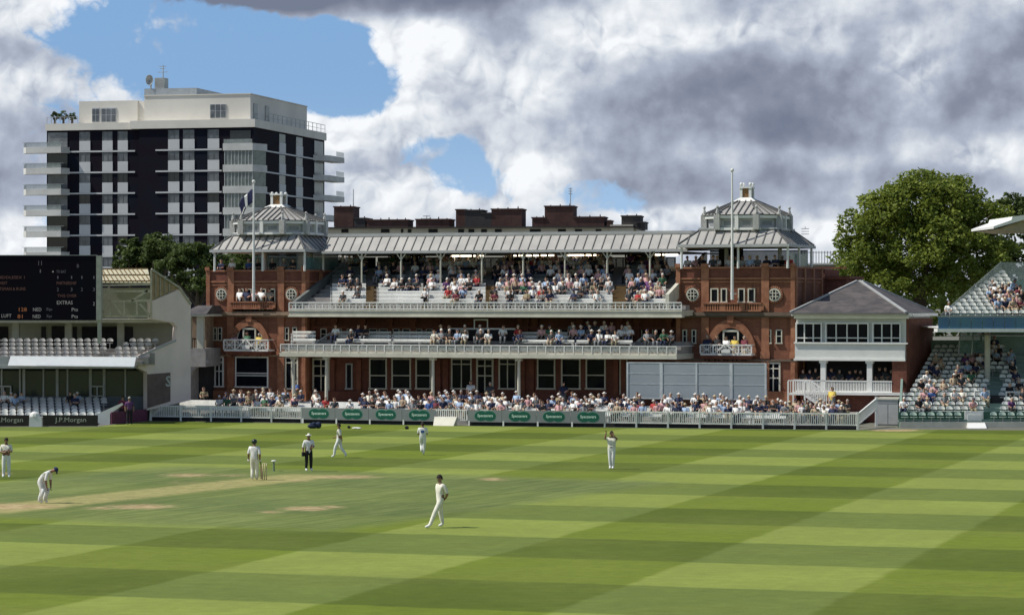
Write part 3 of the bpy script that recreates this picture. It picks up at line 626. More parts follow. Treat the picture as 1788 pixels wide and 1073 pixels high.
for a, b in ((1192, 1200), (1208, 1216), (1337, 1347), (1355, 1366)): window(F, TR, a, b, 575, 598, -.01, 1, (.5,), fw=.07)
window(F, TR, 1338, 1363, 632, 687, -.01, 2, (.8, .5), fm=M['cream'], fw=.11)
tower_roof(TR, 1184.6, 1375.8, 426, 1225, 1357, 401, 1304, 1231.6, 1375.8, 376, 398.5, 1286, 1320, 351.5, 1294, 1316.5, 329, 345, 322)

# ---- long roof between the towers
Ve = 1.5
pe = [(574, 438.4), (1186, 434.6)]
u0, u1 = F.u(563, Ve), F.u(1200, Ve); ze = F.z(880, 436.2, Ve); run = 1.1; zt = F.z(880, 411, Ve + run)
r = MB(); r.vprism([(u0, Ve), (u1, Ve), (u1, 9.5), (u0, 9.5)], ze, zt, [(u0, Ve + run), (u1, Ve + run), (u1, 9.5), (u0, 9.5)]); roof = r.build('roof', M['lead'], PAV)
s = MB(); n = 40
for i in range(n + 1):
    x = u0 + .1 + (u1 - u0 - .2) * i / n; s.bar((x, Ve, ze + .03), (x, Ve + run, zt + .03), .045, .07)
s.build('seam', M['seam'], roof)
s = MB(); s.box(u0 - .05, u1, Ve + run - .05, 9.6, zt + .003, zt + .22); s.build('cap', M['grey'], roof)
s = MB(); s.box(u0 - .05, u1 + .05, Ve - .12, Ve + .1, ze - .18, ze - .004); s.build('gutter', M['grey'], roof)
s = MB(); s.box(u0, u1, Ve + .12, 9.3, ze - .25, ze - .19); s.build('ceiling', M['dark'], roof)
# slender posts with little brackets
for i, px in enumerate((631.8, 700.4, 769.5, 841.5, 913.6, 986.6, 1060.4, 1135)):
    x = F.u(px, Ve + .1); zb = F.z(px, 516, Ve + .1); c = MB(); c.tube((x, Ve + .1, zb - .2), (x, Ve + .1, ze - .2), .075, .065, 8)
    for s_ in (-1, 1): c.bar((x, Ve + .1, ze - .65), (x + s_ * .32, Ve + .1, ze - .22), .05, .06)
    c.build('post', M['cream'], PAV)
# ---- back of the upper seating: wall, windows, lit ceiling strips
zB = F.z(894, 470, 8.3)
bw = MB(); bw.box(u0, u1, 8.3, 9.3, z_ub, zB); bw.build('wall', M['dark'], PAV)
px = 575
for a, b in ((575, 610), (614, 656), (660, 700), (704, 726), (729, 770), (790, 838), (842, 888), (892, 938), (942, 988), (992, 1036), (1064, 1100), (1134, 1180)):
    window(F, PAV, a, b, 449, 470, 8.25, 3, (), fm=M['dark'], fw=.08, gm=M['teal'] if a > 780 or a == 729 else M['glass'])
bp = MB()
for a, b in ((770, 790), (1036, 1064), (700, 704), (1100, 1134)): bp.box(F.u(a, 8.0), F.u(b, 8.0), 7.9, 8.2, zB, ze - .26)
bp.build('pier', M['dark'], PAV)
lit = mat('lit_tube', (.8, .75, .6), .5, emit=(1, .86, .62, 5.0))
for a, b in ((786, 800), (804, 828), (836, 842), (897, 906), (909, 940), (944, 966), (990, 1013), (1015, 1039), (1141, 1158), (1162, 1182)):
    lm = MB(); lm.box(F.u(a, 6.0), F.u(b, 6.0), 6.0, 6.25, ze - .36, ze - .26); lm.build('ceiling_light', lit, PAV)

# ---- upper balcony: slab, ornamental railing, stepped seating
Vb = -3.0
ua, ub = F.u(505, Vb), F.u(1190, Vb); zr, zf0, zf1 = F.z(850, 527, Vb), F.z(850, 541, Vb), F.z(850, 553.5, Vb)
s = MB(); s.box(ua, ub, Vb, 1.0, zf1 + .12, zf0); s.box(ua - .06, ub + .06, Vb - .1, Vb + .5, zf1, zf1 + .12); s.box(ua - .04, ub + .04, Vb - .06, Vb - .002, zf0 - .1, zf0)
bal = s.build('upper_balcony', M['cream'], PAV)
s = MB(); s.box(ua, ub, Vb - .03, Vb - .003, zf1 + .26, zf0 - .14); s.build('fascia', M['grey'], bal)
s = MB(); s.box(ua, ub, Vb - .06, Vb + .04, zr - .07, zr); s.box(ua, ub, Vb - .05, Vb + .03, zf0 + .04, zf0 + .09); s.box(ua, ub, Vb - .02, Vb + .0, zf0 + (zr - zf0) * .52, zf0 + (zr - zf0) * .57)
n = 56
for i in range(n + 1):
    x = ua + (ub - ua) * i / n; s.box(x - .03, x + .03, Vb - .04, Vb + .02, zf0, zr - .07)
    if i < n:
        xn = ua + (ub - ua) * (i + 1) / n; xm = (x + xn) / 2; zm = (zf0 + zr) / 2
        for q in range(10):                                     # scrollwork rings
            a, b_ = 2 * PI * q / 10, 2 * PI * (q + 1) / 10; rr = .115
            for cc in (x + (xn - x) * .27, x + (xn - x) * .73):
                s.bar((cc + rr * math.cos(a), Vb - .01, zf0 + .2 + rr * math.sin(a)), (cc + rr * math.cos(b_), Vb - .01, zf0 + .2 + rr * math.sin(b_)), .022, .022)
        s.bar((x, Vb - .01, zf0 + .33), (xm, Vb - .01, zr - .08), .022, .022); s.bar((xn, Vb - .01, zf0 + .33), (xm, Vb - .01, zr - .08), .022, .022)
s.build('railing', M['white'], bal)
ROWS_U = []                                                     # (V, z floor) of the upper rows
z = F.z(894, 541, Vb) + .05
for i in range(5): ROWS_U.append((Vb + .55 + .92 * i, z + .27 * i))
for i in range(6): ROWS_U.append((ROWS_U[4][0] + .92 * (i + 1), ROWS_U[4][1] + .31 * (i + 1)))
st = MB(); uL, uR = F.u(566, 1.5), F.u(1184, 1.5)
for i, (v, zz_) in enumerate(ROWS_U):
    v1 = ROWS_U[i + 1][0] - .35 if i + 1 < len(ROWS_U) else 8.3
    a_, b_ = (ua + .05, ub - .05) if v < -1 else (uL - .6, uR + .4)
    st.box(a_, b_, v - .35, v1, z_ub + .05, zz_, 0)
st.build('seating_steps', M['concrete'], PAV)
for a, b in ((638, 656), (738, 744), (847, 864), (1069, 1096)):
    st = MB()
    for i, (v, zz_) in enumerate(ROWS_U[:6]):
        st.box(F.u(a, v), F.u(b, v), v - .36, v + .56, zz_ - .05, zz_ + .18); st.box(F.u(a, v), F.u(b, v), v - .05, v + .56, zz_ + .18, zz_ + .24)
    st.build('stair', M['wood'], PAV)
                                                                # sloping side walls of the upper seating
vA, vB = ROWS_U[0][0], ROWS_U[10][0]; zA, zB2 = ROWS_U[0][1], ROWS_U[10][1]
for x, hw in ((uL - .65, .55), (uR + .3, 1.0)):
    st = MB(); st.add([(x, vA, zA), (x, vB, zB2), (x, vB, zB2 + hw), (x, vA, zA + hw), (x + .25, vA, zA), (x + .25, vB, zB2), (x + .25, vB, zB2 + hw), (x + .25, vA, zA + hw)],
           [(0, 3, 2, 1), (4, 5, 6, 7), (0, 4, 7, 3), (1, 2, 6, 5), (3, 7, 6, 2), (0, 1, 5, 4)])
    st.build('side_wall', M['cream'] if hw > .9 else M['shadebench'], PAV)

# ---- lower balcony
Vl = -4.1
la, lb = F.u(490, Vl), F.u(1181, Vl); zt_, zl0, zl1 = F.z(850, 602, Vl), F.z(850, 615.5, Vl), F.z(850, 625, Vl)
s = MB(); s.box(la, lb, Vl, V1 - .02, zl1, zl0); s.box(la - .05, lb + .05, Vl - .08, Vl - .002, zl1 + .02, zl0 - .08); lbal = s.build('lower_balcony', M['cream'], PAV)
s = MB(); s.box(la, lb, Vl - .03, Vl + .03, zt_ - .06, zt_); n = 44
for i in range(n + 1):
    x = la + (lb - la) * i / n; s.box(x - .03, x + .03, Vl - .03, Vl + .03, zl0, zt_ - .06)
for x in (la, lb): s.box(x - .02, x + .02, Vl, 0, zt_ - .06, zt_)
s.build('railing', M['white'], lbal)
s = MB(); s.box(la, lb, Vl + .0, Vl + .012, zl0 + .12, zt_ - .06); s.build('clear_panel', M['clear'], lbal)
ROWS_L = [(-3.3, zl0 + .25), (-2.35, zl0 + .5), (-1.4, zl0 + .75)]
st = MB()
for i, (v, zz_) in enumerate(ROWS_L): st.box(la + .1, lb - .1, v - .35, v + .6 if i < 2 else V1 - .03, zl0, zz_)
st.build('seating_steps', M['concrete'], PAV)
for px in (513, 570, 756, 906):
    c = MB(); x = F.u(px, -3.7); c.tube((x, -3.7, DECK - .6), (x, -3.7, zl1), .12, .10, 10); c.box(x - .2, x + .2, -3.9, -3.5, zl1 - .18, zl1 - .003); c.build('column', M['cream'], PAV)
for (pa, ya, pb, yb) in ((553, 597, 577, 581), (1105, 602, 1124, 586)):     # white handrails of the side stairs
    for o_ in (0, .28):
        c = MB(); c.bar((F.u(pa, -2), -2 + o_, F.z(pa, ya, -2)), (F.u(pb, -.6), -.6 + o_, F.z(pb, yb, -.6)), .07, .08)
        for q in (0, .5, 1):
            A = Vector((F.u(pa, -2), -2 + o_, F.z(pa, ya, -2))).lerp(Vector((F.u(pb, -.6), -.6 + o_, F.z(pb, yb, -.6))), q); c.box(A.x - .025, A.x + .025, A.y - .025, A.y + .025, A.z - .9, A.z)
        c.build('handrail', M['white'], PAV)
# ---- ground terrace
st = MB(); ROWS_G = [(-10.2 + .95 * i, .18 + .085 * i) for i in range(7)]
ug0, ug1 = F.u(300, -6), F.u(1476, -6)
for i, (v, zz_) in enumerate(ROWS_G): st.box(ug0 - .0 , ug1, v - .35, v + .6 if i < 6 else 0, 0.0, zz_)
ter = st.build('terrace', M['concrete'], PAV)
# flank annex of the pavilion behind the right tower
mb = MB(); F.bx(mb, 1384, 1440, 470, 560, 7.7, 12); F.bx(mb, 1440, 1478, 487, 560, 8.0, 12); mb.build('wall', M['brick'], PAV)
mb = MB(); F.bx(mb, 1382, 1478, 466, 469, 7.6, 7.75); F.bx(mb, 1440, 1484, 482, 486.5, 7.8, 12.1); mb.build('cornice', M['terrad'], PAV)

# ---- benches: separate white benches on every tier
def bench_obj(u0, u1, v, z, label, group, hb=.74, m_=None):
    L = abs(u1 - u0); b = MB(); b.box(0, L, -.18, .18, .40, .44); b.box(0, L, .2, .235, hb - .13, hb); b.box(0, L, .2, .235, .46, hb - .16)
    n = max(2, int(L / 1.6) + 1)
    for i in range(n):
        x = .05 + (L - .1) * i / (n - 1); b.box(x - .03, x + .03, -.14, .19, 0, .40)
    o = b.build('bench', m_ or M['bench']); wv = F.world(min(u0, u1), v, z); o.location = wv; o.rotation_euler = (0, 0, F.rz)
    return tag(o, label, 'bench', group)
SEG_U = [(577, 636), (658, 736), (746, 845), (866, 956), (958, 1067), (1098, 1160)]
WHERE = ['left end', 'left of the middle', 'just left of centre', 'just right of centre', 'right of the middle', 'right end']
ORD = ['front', 'second', 'third', 'fourth', 'fifth', 'sixth', 'seventh', 'eighth', 'ninth', 'tenth', 'eleventh']
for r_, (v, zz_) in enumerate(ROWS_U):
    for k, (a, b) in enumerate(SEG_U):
        bench_obj(F.u(a, v), F.u(b, v), v + .1, zz_, '%s bench at the %s of the %s upper deck row' % ('white' if r_ < 5 else 'shade-darkened', WHERE[k], ORD[r_]), 'benches of the upper deck', .72, None if r_ < 5 else M['shadebench'])
for r_, (v, zz_) in enumerate(ROWS_L):
    for k, (a, b) in enumerate(((508, 548), (585, 680), (684, 780), (900, 1000), (1004, 1102))):
        bench_obj(F.u(a, v), F.u(b, v), v + .1, zz_, 'white bench at the %s of the %s lower balcony row' % (['far left', 'left', 'centre left', 'centre right', 'right'][k], ORD[r_]), 'white benches of the lower balcony', .62)
SEG_G = [(303, 430), (434, 540), (544, 650), (654, 760), (815, 910), (914, 1010), (1014, 1110), (1114, 1210), (1214, 1310), (1314, 1370)]
for r_, (v, zz_) in enumerate(ROWS_G[:5]):
    for k, (a, b) in enumerate(SEG_G):
        bench_obj(F.u(a, v), F.u(b, v), v + .1, zz_, 'white terrace bench, %s from the left in the %s row' % (['first', 'second', 'third', 'fourth', 'fifth', 'sixth', 'seventh', 'eighth', 'ninth', 'tenth'][k], ORD[r_]), 'white benches of the ground terrace', .58)

# ---- flagpoles
def flagpole(px, V, ytop, ybot, label, flag):
    x = F.u(px, V); z1, z0 = F.z(px, ytop, V), F.z(px, ybot, V); loc = F.world(x, V, z0)
    r = empty('flagpole', loc, F.rz, label, 'flagpole', 'white flagpoles in front of the towers')
    c = MB(); c.tube((0, 0, 0), (0, 0, z1 - z0), .11, .055, 10); c.build('pole', M['white'], r)
    c = MB(); c.ball((0, 0, z1 - z0 + .08), .13); c.build('finial', M['white'], r)
    c = MB(); c.box(-.12, .12, -.02, -V - .2, .35, .45); c.build('bracket', M['white'], r)
    if flag:
        L, H = 1.7, 1.0; nx, ny = 14, 8; vs = []; fs = []; top = z1 - z0 - .45
        for i in range(nx + 1):
            for j in range(ny + 1):
                t = i / nx; q = j / ny
                vs.append((-L * t * (.70 - .12 * q), .22 * math.sin(t * 7 + q * 1.6) * t, top - H * q * (1 - .2 * t) - .9 * t * t - .25 * t + .06 * math.sin(t * 9)))
        for i in range(nx):
            for j in range(ny):
                a = i * (ny + 1) + j; fs.append((a, a + 1, a + ny + 2, a + ny + 1))
        fm = MB(); fm.add(vs, fs)
        for k in range(len(fm.mi)):
            i, j = divmod(k, ny); fm.mi[k] = 1 if (i in (6, 7) or j == 6 and i > 8) else 0
        me = fm.mesh('flag', [mat('navy_cloth', (.012, .018, .07), .8), M['white']], True)
        o = link_mesh('flag', me, r)
        sm = o.modifiers.new('thick', 'SOLIDIFY'); sm.thickness = .01
    return r
flagpole(443, -.75, 319, 525, 'white flagpole with a drooping navy flag by the left tower', True)
flagpole(1278.5, -.8, 299, 523, 'bare white flagpole in front of the right tower', False)

# ---- sight screen
def sight_screen():
    V = -4.9; r = empty('sight_screen', F.world(F.u(1216, V), V, 0), F.rz, 'large grey-blue sight screen of four panels before the right tower', 'sight screen')
    ux = F.u(1216, V)
    pan = mat('screen_panel', (.30, .34, .365), .5, c2=(.26, .30, .33), scale=.5, amt=.1)
    edges = [1096, 1155, 1216.5, 1277, 1337]; yt, yb = 634, 697
    zt = F.z(1216, yt + .5, V); zb = F.z(1216, yb - 2, V)
    for a, b in zip(edges, edges[1:]):
        p = MB(); p.box(F.u(a, V) - ux + .06, F.u(b, V) - ux - .06, -.03, .03, zb, zt); p.build('panel', pan, r)
    f = MB()
    for q in (0, 1, 2, 3, 4):
        x = F.u(edges[q], V) - ux; w_ = .10 if q in (1, 3) else .06; f.box(x - w_, x + w_, -.07, .06, zb - .06, zt + .06)
        f.box(x - .06, x + .06, 0.07, .14, .2, zb + .6)
    f.box(F.u(1096, V) - ux, F.u(1337, V) - ux, -.05, .05, zt, zt + .07); f.box(F.u(1096, V) - ux, F.u(1337, V) - ux, -.05, .05, zb - .08, zb)
    for t in (.40, .70): f.box(F.u(1096, V) - ux, F.u(1337, V) - ux, -.045, .04, zb + (zt - zb) * t - .02, zb + (zt - zb) * t + .02)
    f.build('frame', mat('pale_frame', (.50, .54, .56), .5), r)
sight_screen()
# ================================================================ apartment tower far behind, left
WGR = random.Random(5)
def apartment():
    A = Frame(443, 360.0, 13.5); r = A.root('apartment_block', 'tall dark apartment block with pale window bays and white balconies', 'apartment block')
    dk = mat('dark_tile_cladding', (.008, .011, .020), .75, c2=(.012, .008, .014), scale=.35, spec=.08); pale = mat('pale_panel', (.60, .61, .62), .6, amt=.1, scale=.4)
    wh = mat('white_render', (.76, .73, .66), .75, c2=(.66, .63, .57), scale=.25); bal = mat('balcony_slab', (.64, .64, .61), .7, amt=.2, scale=.5)
    wg = mat('curtained_glass', (.15, .165, .185), .15, c2=(.06, .07, .085), scale=.8, spec=.6)
    cur = [wg, wg, mat('net_curtain_glass', (.20, .21, .22), .2, c2=(.10, .11, .12), scale=1.3, spec=.5), mat('black_glass', (.02, .024, .032), .1, spec=.5)]
    # front is u<=0 (the corner at column 443 is u=0); the right flank runs back along v
    uL, uM, uS = A.u(77, 0), A.u(272, 0), A.u(243, 0)
    zT0, zT1 = A.z(443, 222, 0), A.z(443, 208.5, 0)
    # depth of the flank: column 567 at u=0
    def vflank(px):     # v where u=0 projects on column px
        k = (px - PXC) / FPX; return (A.X0 - k * A.D) / (k * A.c - A.s)
    W = vflank(566.5)
    b = MB(); b.box(uS, 0, 0, W, 0, zT0); b.box(uL, uS, .9, W, 0, zT0 - .0); b.build('wall', dk, r)
    b = MB(); b.box(uS - 1.2, .25, -.25, W + .2, zT0 + .003, zT1 + .05); b.box(uL - .1, uS - 1.2, .6, W + .2, zT0 + .003, zT1 - .1); b.build('parapet', wh, r)
    fl = A.z(100, 260, 0) ; FH = 2.79
    zf = [A.z(370, 261, 0) - FH * i for i in range(9)]       # lines of the floor bands
    b = MB()
    for z in zf:
        b.box(uM, -4.4, -.12, 0, z - .1, z + .1); b.box(uL + 2.5, uS - .9, .78, .9, z - .1, z + .1); b.box(0, .12, 0, W, z - .1, z + .1)
    b.build('floor_band', pale, r)
    # window bays of the front
    for (a, c, V) in ((139, 158, .9), (179, 197, .9), (206, 223.5, .9), (294, 313.5, 0), (320, 340, 0), (363, 383, 0)):
        ua, uc = A.u(a, V), A.u(c, V)
        for i, z in enumerate([zf[0] + FH] + zf[:6] if False else zf[:7]):
            p = MB(); p.box(ua, uc, V - .1, V, z + .12, z + 1.42); o = p.build('window_bay', pale, r)
            g = MB(); g.box(ua + .05, uc - .05, V - .04, V + .01, z + 1.44, z + 2.62); g.box(ua, ua + .07, V - .09, V - .03, z + 1.42, z + 2.66); g.box((ua + uc) / 2 - .03, (ua + uc) / 2 + .03, V - .08, V - .045, z + 1.44, z + 2.62)
            g.build('window', WGR.choice(cur), o)
    # window bays of the right flank
    for a, c in ((487, 498), (516.5, 528)):
        va, vc = vflank(a), vflank(c)
        for z in zf[:7]:
            p = MB(); p.box(0, .1, va, vc, z + .12, z + 1.42); o = p.build('window_bay', pale, r)
            g = MB(); g.box(-.01, .04, va + .05, vc - .05, z + 1.44, z + 2.62); g.build('window', WGR.choice(cur), o)
    # loggias at the two outer corners and the glazed winter gardens at the middle corner
    for i, z in enumerate(zf[:8]):
        zz = z + .15
        s = MB(); x0 = A.u(42, .4); x1 = A.u(119, .4)
        s.vprism([(x0 + .7, -.6), (x1 - .5, -.9), (x1, .9), (x1, 1.0), (x0, 1.0), (x0, .2)], zz - .35, zz + .45)
        o = s.build('balcony', bal, r)
        g = MB(); g.box(x0 + .6, x1 - .6, -.62, -.58, zz + .47, zz + 1.05); g.box(x0 + .05, x0 + .09, .2, 1.0, zz + .47, zz + 1.05); g.box(x0 + .2, x1 - .2, -.66, -.55, zz + 1.05, zz + 1.11); g.build('balustrade', M['clear'], o)
        g = MB(); g.box(A.u(84, .9), A.u(118, .9), .82, .9, zz + .5, zz + 2.45); g.build('window', WGR.choice(cur), r)
        s = MB(); va, vb = vflank(547), vflank(566); ov = 1.9
        s.vprism([(.0, va), (1.3, va + 1.0), (1.8, va + 2.2), (1.9, vb), (1.9, vb + 3.6), (0, vb + 3.6)], zz - .35, zz + .42); o = s.build('balcony', bal, r)
        g = MB(); g.box(1.8, 1.86, vb, vb + 3.5, zz + .47, zz + 1.05); g.box(1.77, 1.89, vb, vb + 3.5, zz + 1.05, zz + 1.11); g.build('balustrade', M['clear'], o)
        g = MB(); g.box(0, .08, va + .3, vb - .6, zz + .5, zz + 2.45); g.build('window', WGR.choice(cur), r)
        if i < 6:
            s = MB(); xa, xb = A.u(389, -1.3), A.u(466, -1.3); s.vprism([(xa, 0), (xa, -1.3), (0.3, -1.3), (1.25, 1.8), (0, 1.8), (0, 0)], zz - .38, zz + .55); o = s.build('balcony', bal, r)
            if i > 0:
                g = MB(); g.vprism([(xa + .2, -.02), (xa + .2, -1.15), (0.2, -1.15), (1.1, 1.7), (0.02, 1.7), (.02, -.02)], zz + .56, zz + FH - .4); g.build('glazing', mat('winter_garden_glass', (.17, .20, .19), .15, c2=(.09, .11, .11), scale=1.6, spec=.6), o)
                g = MB()
                for q in range(9): xx = xa + .2 + (0.0 - xa) * q / 8; g.box(xx - .03, xx + .03, -1.19, -1.1, zz + .56, zz + FH - .4)
                g.build('mullion', pale, o)
            else:
                g = MB(); g.box(xa + .1, .2, -1.25, -1.2, zz + .56, zz + 1.1); g.build('balustrade', M['clear'], o)
                g = MB(); g.box(A.u(402, 0), A.u(438, 0), -.06, 0, zz + .56, zz + 2.3); g.build('window', WGR.choice(cur), r)
    # penthouse
    z1 = zT1 + .02; pt = lambda px, py, V: A.z(px, py, V)
    p = MB(); ztl, ztr = A.z(200, 176, 2.6), A.z(360, 167, 2.6)
    p.box(A.u(138, 2.6), A.u(240, 2.6), 2.6, W - 3, z1, ztl)
    p.box(A.u(252, 1.6), -1.0, 1.6, W - 5, z1, ztr); p.box(A.u(236, 2.9), A.u(256, 2.9), 2.9, W - 4, z1, ztl - .1)
    p.box(A.u(252, 1.6) - .1, -.9, 1.5, W - 4.9, ztr + .003, ztr + .12)
    pe_ = p.build('penthouse', wh, r)
    for a, c, y0_, y1_, V in ((161, 174, 188, 214, 2.6), (177, 203, 188, 214, 2.6), (367, 395, 182, 207, 1.6)):
        f = MB(); f.box(A.u(a, V), A.u(c, V), V - .1, V, A.z(a, y1_, V), A.z(a, y0_, V)); o = f.build('window', pale, pe_)
        g = MB(); ua, uc = A.u(a, V), A.u(c, V); n = 2 if c - a < 20 else 3
        for q in range(n):
            for (ta, tb) in ((.04, .5), (.54, .96)):
                g.box(ua + (uc - ua) * (q + .08) / n, ua + (uc - ua) * (q + .92) / n, V - .13, V - .105, A.z(a, y1_, V) + 1.9 * ta, A.z(a, y1_, V) + 1.9 * tb)
        g.build('pane', wg, o)
    for v_ in (vflank(455), vflank(475)):
        f = MB(); f.box(-1.0, -.92, v_, v_ + 1.6, z1 + .1, z1 + 2.3); f.build('window', wg, pe_)
    g = MB()
    for q in range(14):
        y = 6 + (W - 6) * q / 13; g.box(.05, .11, y - .03, y + .03, z1, z1 + 1.15)
    g.box(.05, .11, 6, W, z1 + 1.12, z1 + 1.18); g.box(.05, .11, 6, W, z1 + .55, z1 + .59)
    g.build('railing', M['grey'], r); g = MB()
    for q in range(8):
        x = uL + .1 + 4.4 * q / 7; g.box(x - .03, x + .03, .7, .76, z1 - .15, z1 + .75)
    g.box(uL + .1, uL + 4.5, .7, .76, z1 + .72, z1 + .78); g.build('railing', M['grey'], r)
    # plant room, tank, dish and aerial on top
    b = MB(); zr = A.z(310, 154, 5); b.box(A.u(252, 5), A.u(343, 5), 5, W - 8, ztr, zr); b.build('plant_room', mat('blue_grey_render', (.33, .37, .40), .7), r)
    b = MB(); za = A.z(278, 136, 6); b.box(A.u(270, 6), A.u(287, 6), 6, 7.5, zr, za); b.tube((A.u(282, 6), 6.6, za), (A.u(282, 6), 6.6, A.z(282, 113, 6)), .07, .05, 6)
    for yy, hw in ((116, .5), (126, .7), (120, .35)): b.box(A.u(281, 6) - hw, A.u(281, 6) + hw, 6.58, 6.63, A.z(281, yy, 6), A.z(281, yy, 6) + .07)
    b.build('aerial', M['steel'], r)
    d = MB(); cx, cz = A.u(263, 5), A.z(263, 140, 5); n = 14
    vs = [(cx - .15, 5.1, cz)] + [(cx - .1 + .5 * math.cos(2 * PI * i / n), 4.8 + .12 * math.cos(2 * PI * i / n), cz + .72 * math.sin(2 * PI * i / n)) for i in range(n)]
    d.add(vs, [(0, 1 + (i + 1) % n, 1 + i) for i in range(n)]); d.bar((cx, 5.1, zr), (cx, 5.1, cz), .1, .1); o = d.build('satellite_dish', M['steel'], r); o.modifiers.new('thick', 'SOLIDIFY').thickness = .06
apartment()

# ================================================================ long brick mansion block behind the pavilion roof
def mansion():
    A = Frame(860, 262.0, 8.0); r = A.root('mansion_block', 'long low mansion block with dark brick chimney stacks behind the pavilion roof', 'mansion block')
    st = mat('pale_stucco', (.66, .60, .48), .8, c2=(.52, .47, .38), scale=.4); bk = brick_mat('dark_brick', (.115, .055, .045), (.085, .045, .04), (.08, .06, .05)); rf = mat('dark_roof', (.05, .045, .045), .8)
    b = MB(); A.bx(b, 520, 1095, 398, 470, 0, 12); A.bx(b, 1065, 1105, 392, 470, -.2, 8); b.build('wall', st, r)
    b = MB(); A.bx(b, 515, 1105, 395.5, 398, -.4, 12.5); b.build('roof', rf, r)
    for (a, c, y0, y1) in ((583, 617, 362, 396), (618, 638, 382, 396), (640, 712, 385, 396), (726, 785, 384, 396), (796, 812, 367, 396), (812, 842, 368, 396), (842, 858, 373, 396), (858, 911, 366, 396),
                          (929, 952, 381, 396), (951, 1001, 361, 396), (1001, 1055, 380, 396), (1060, 1065, 386, 397), (1085, 1118, 378, 398), (1112, 1126, 389, 400)):
        V = .6; b = MB(); A.bx(b, a, c, y0, y1, V, V + 3.0)
        b.box(A.u(a, V) - .08, A.u(c, V) + .08, V - .08, V + 3.08, A.z((a + c) / 2, y0, V), A.z((a + c) / 2, y0, V) + .12)
        o = b.build('chimney_stack', rf if a in (812, 842, 618, 1085, 1112) else bk, r)
        if c - a > 18:
            p = MB(); n = max(2, int((c - a) / 14))
            for i in range(n):
                x = A.u(a, V) + (A.u(c, V) - A.u(a, V)) * (i + .5) / n; zt = A.z((a + c) / 2, y0, V) + .1; p.tube((x, V + 1, zt), (x, V + 1, zt + .12 + .12 * ((i * 7) % 3) / 2), .07, .05, 6)
            p.build('chimney_pot', rf, o)
    for a, c in ((596, 608), (665, 680), (748, 764), (800, 810), (818, 828), (840, 850), (864, 876), (925, 944), (974, 988), (1004, 1016), (1040, 1050), (700, 704), (712, 718)):
        b = MB(); A.bx(b, a, c, 400, 406, -.06, 0); b.build('window', M['glass'], r)
    for px, y0, wd in ((617, 330, 0), (745, 376, 8), (996, 328, 4), (1406, 398, 8)):
        V = 1.2; b = MB(); x = A.u(px, V); zt, zb = A.z(px, y0, V), A.z(px, 396, V); b.tube((0, 0, 0), (0, 0, zt - zb), .06, .04, 6)
        if wd:
            for k in range(3): b.box(-wd * .045, wd * .045, -.02, .02, zt - zb - .1 - .25 * k, zt - zb - .04 - .25 * k)
        o = b.build('aerial', M['grey']); o.location = A.world(x, V, zb); tag(o, {617: 'thin mast rising beside the balconies of the tall flats', 745: 'small television aerial between the low left chimney stacks', 996: 'tall thin mast on the square brick stack', 1406: 'short T-shaped aerial right of the right tower roof'}[px], 'aerial', 'rooftop aerials')
mansion()
# low walls and sheds seen between the right tower and the big tree
A2 = Frame(1430, 240, 5); o = A2.root('rear_building', 'low flat roofed building glimpsed between the right tower and the tree', 'building')
b = MB(); A2.bx(b, 1395, 1470, 462, 560, 0, 6); b.build('wall', M['concrete'], o)
b = MB(); A2.bx(b, 1393, 1472, 459, 462, -.3, 6); b.build('roof', M['white'], o)
b = MB()
for i in range(16): x = A2.u(1395 + i * 5, 0); b.box(x - .025, x + .025, .1, .15, A2.z(1420, 459, 0), A2.z(1420, 438, 0))
b.box(A2.u(1395, 0), A2.u(1470, 0), .1, .15, A2.z(1420, 441, 0), A2.z(1420, 440, 0)); b.build('railing', M['dark'], o)

# ================================================================ trees
def leaf_mat(name, c1, c2):
    m = bpy.data.materials.new(name); m.use_nodes = True; N = NT(m.node_tree); b = m.node_tree.nodes['Principled BSDF']
    g = N.node('ShaderNodeNewGeometry'); tcn = N.node('ShaderNodeTexCoord')
    f = N.m('ADD', N.m('MULTIPLY', g.outputs['Random Per Island'], .55), N.m('MULTIPLY', N.ramp(N.noise(tcn.outputs['Object'], .35, 3), .35, .65), .45))
    N.l.new(N.mix(f, (*c1, 1), (*c2, 1)), b.inputs['Base Color']); b.inputs['Roughness'].default_value = .6; b.inputs['Specular IOR Level'].default_value = .2
    tr = N.node('ShaderNodeBsdfTranslucent'); tr.inputs['Color'].default_value = (*[x * 1.5 for x in c2], 1); mx = N.node('ShaderNodeMixShader'); mx.inputs[0].default_value = .22
    N.l.new(b.outputs[0], mx.inputs[1]); N.l.new(tr.outputs[0], mx.inputs[2]); N.l.new(mx.outputs[0], m.node_tree.nodes['Material Output'].inputs['Surface']); return m
LEAF = leaf_mat('plane_tree_leaf', (.05, .085, .012), (.23, .275, .045)); LEAF2 = leaf_mat('dark_leaf', (.026, .05, .016), (.10, .135, .035))
BARK = mat('bark', (.09, .07, .05), .9, bump=.5)
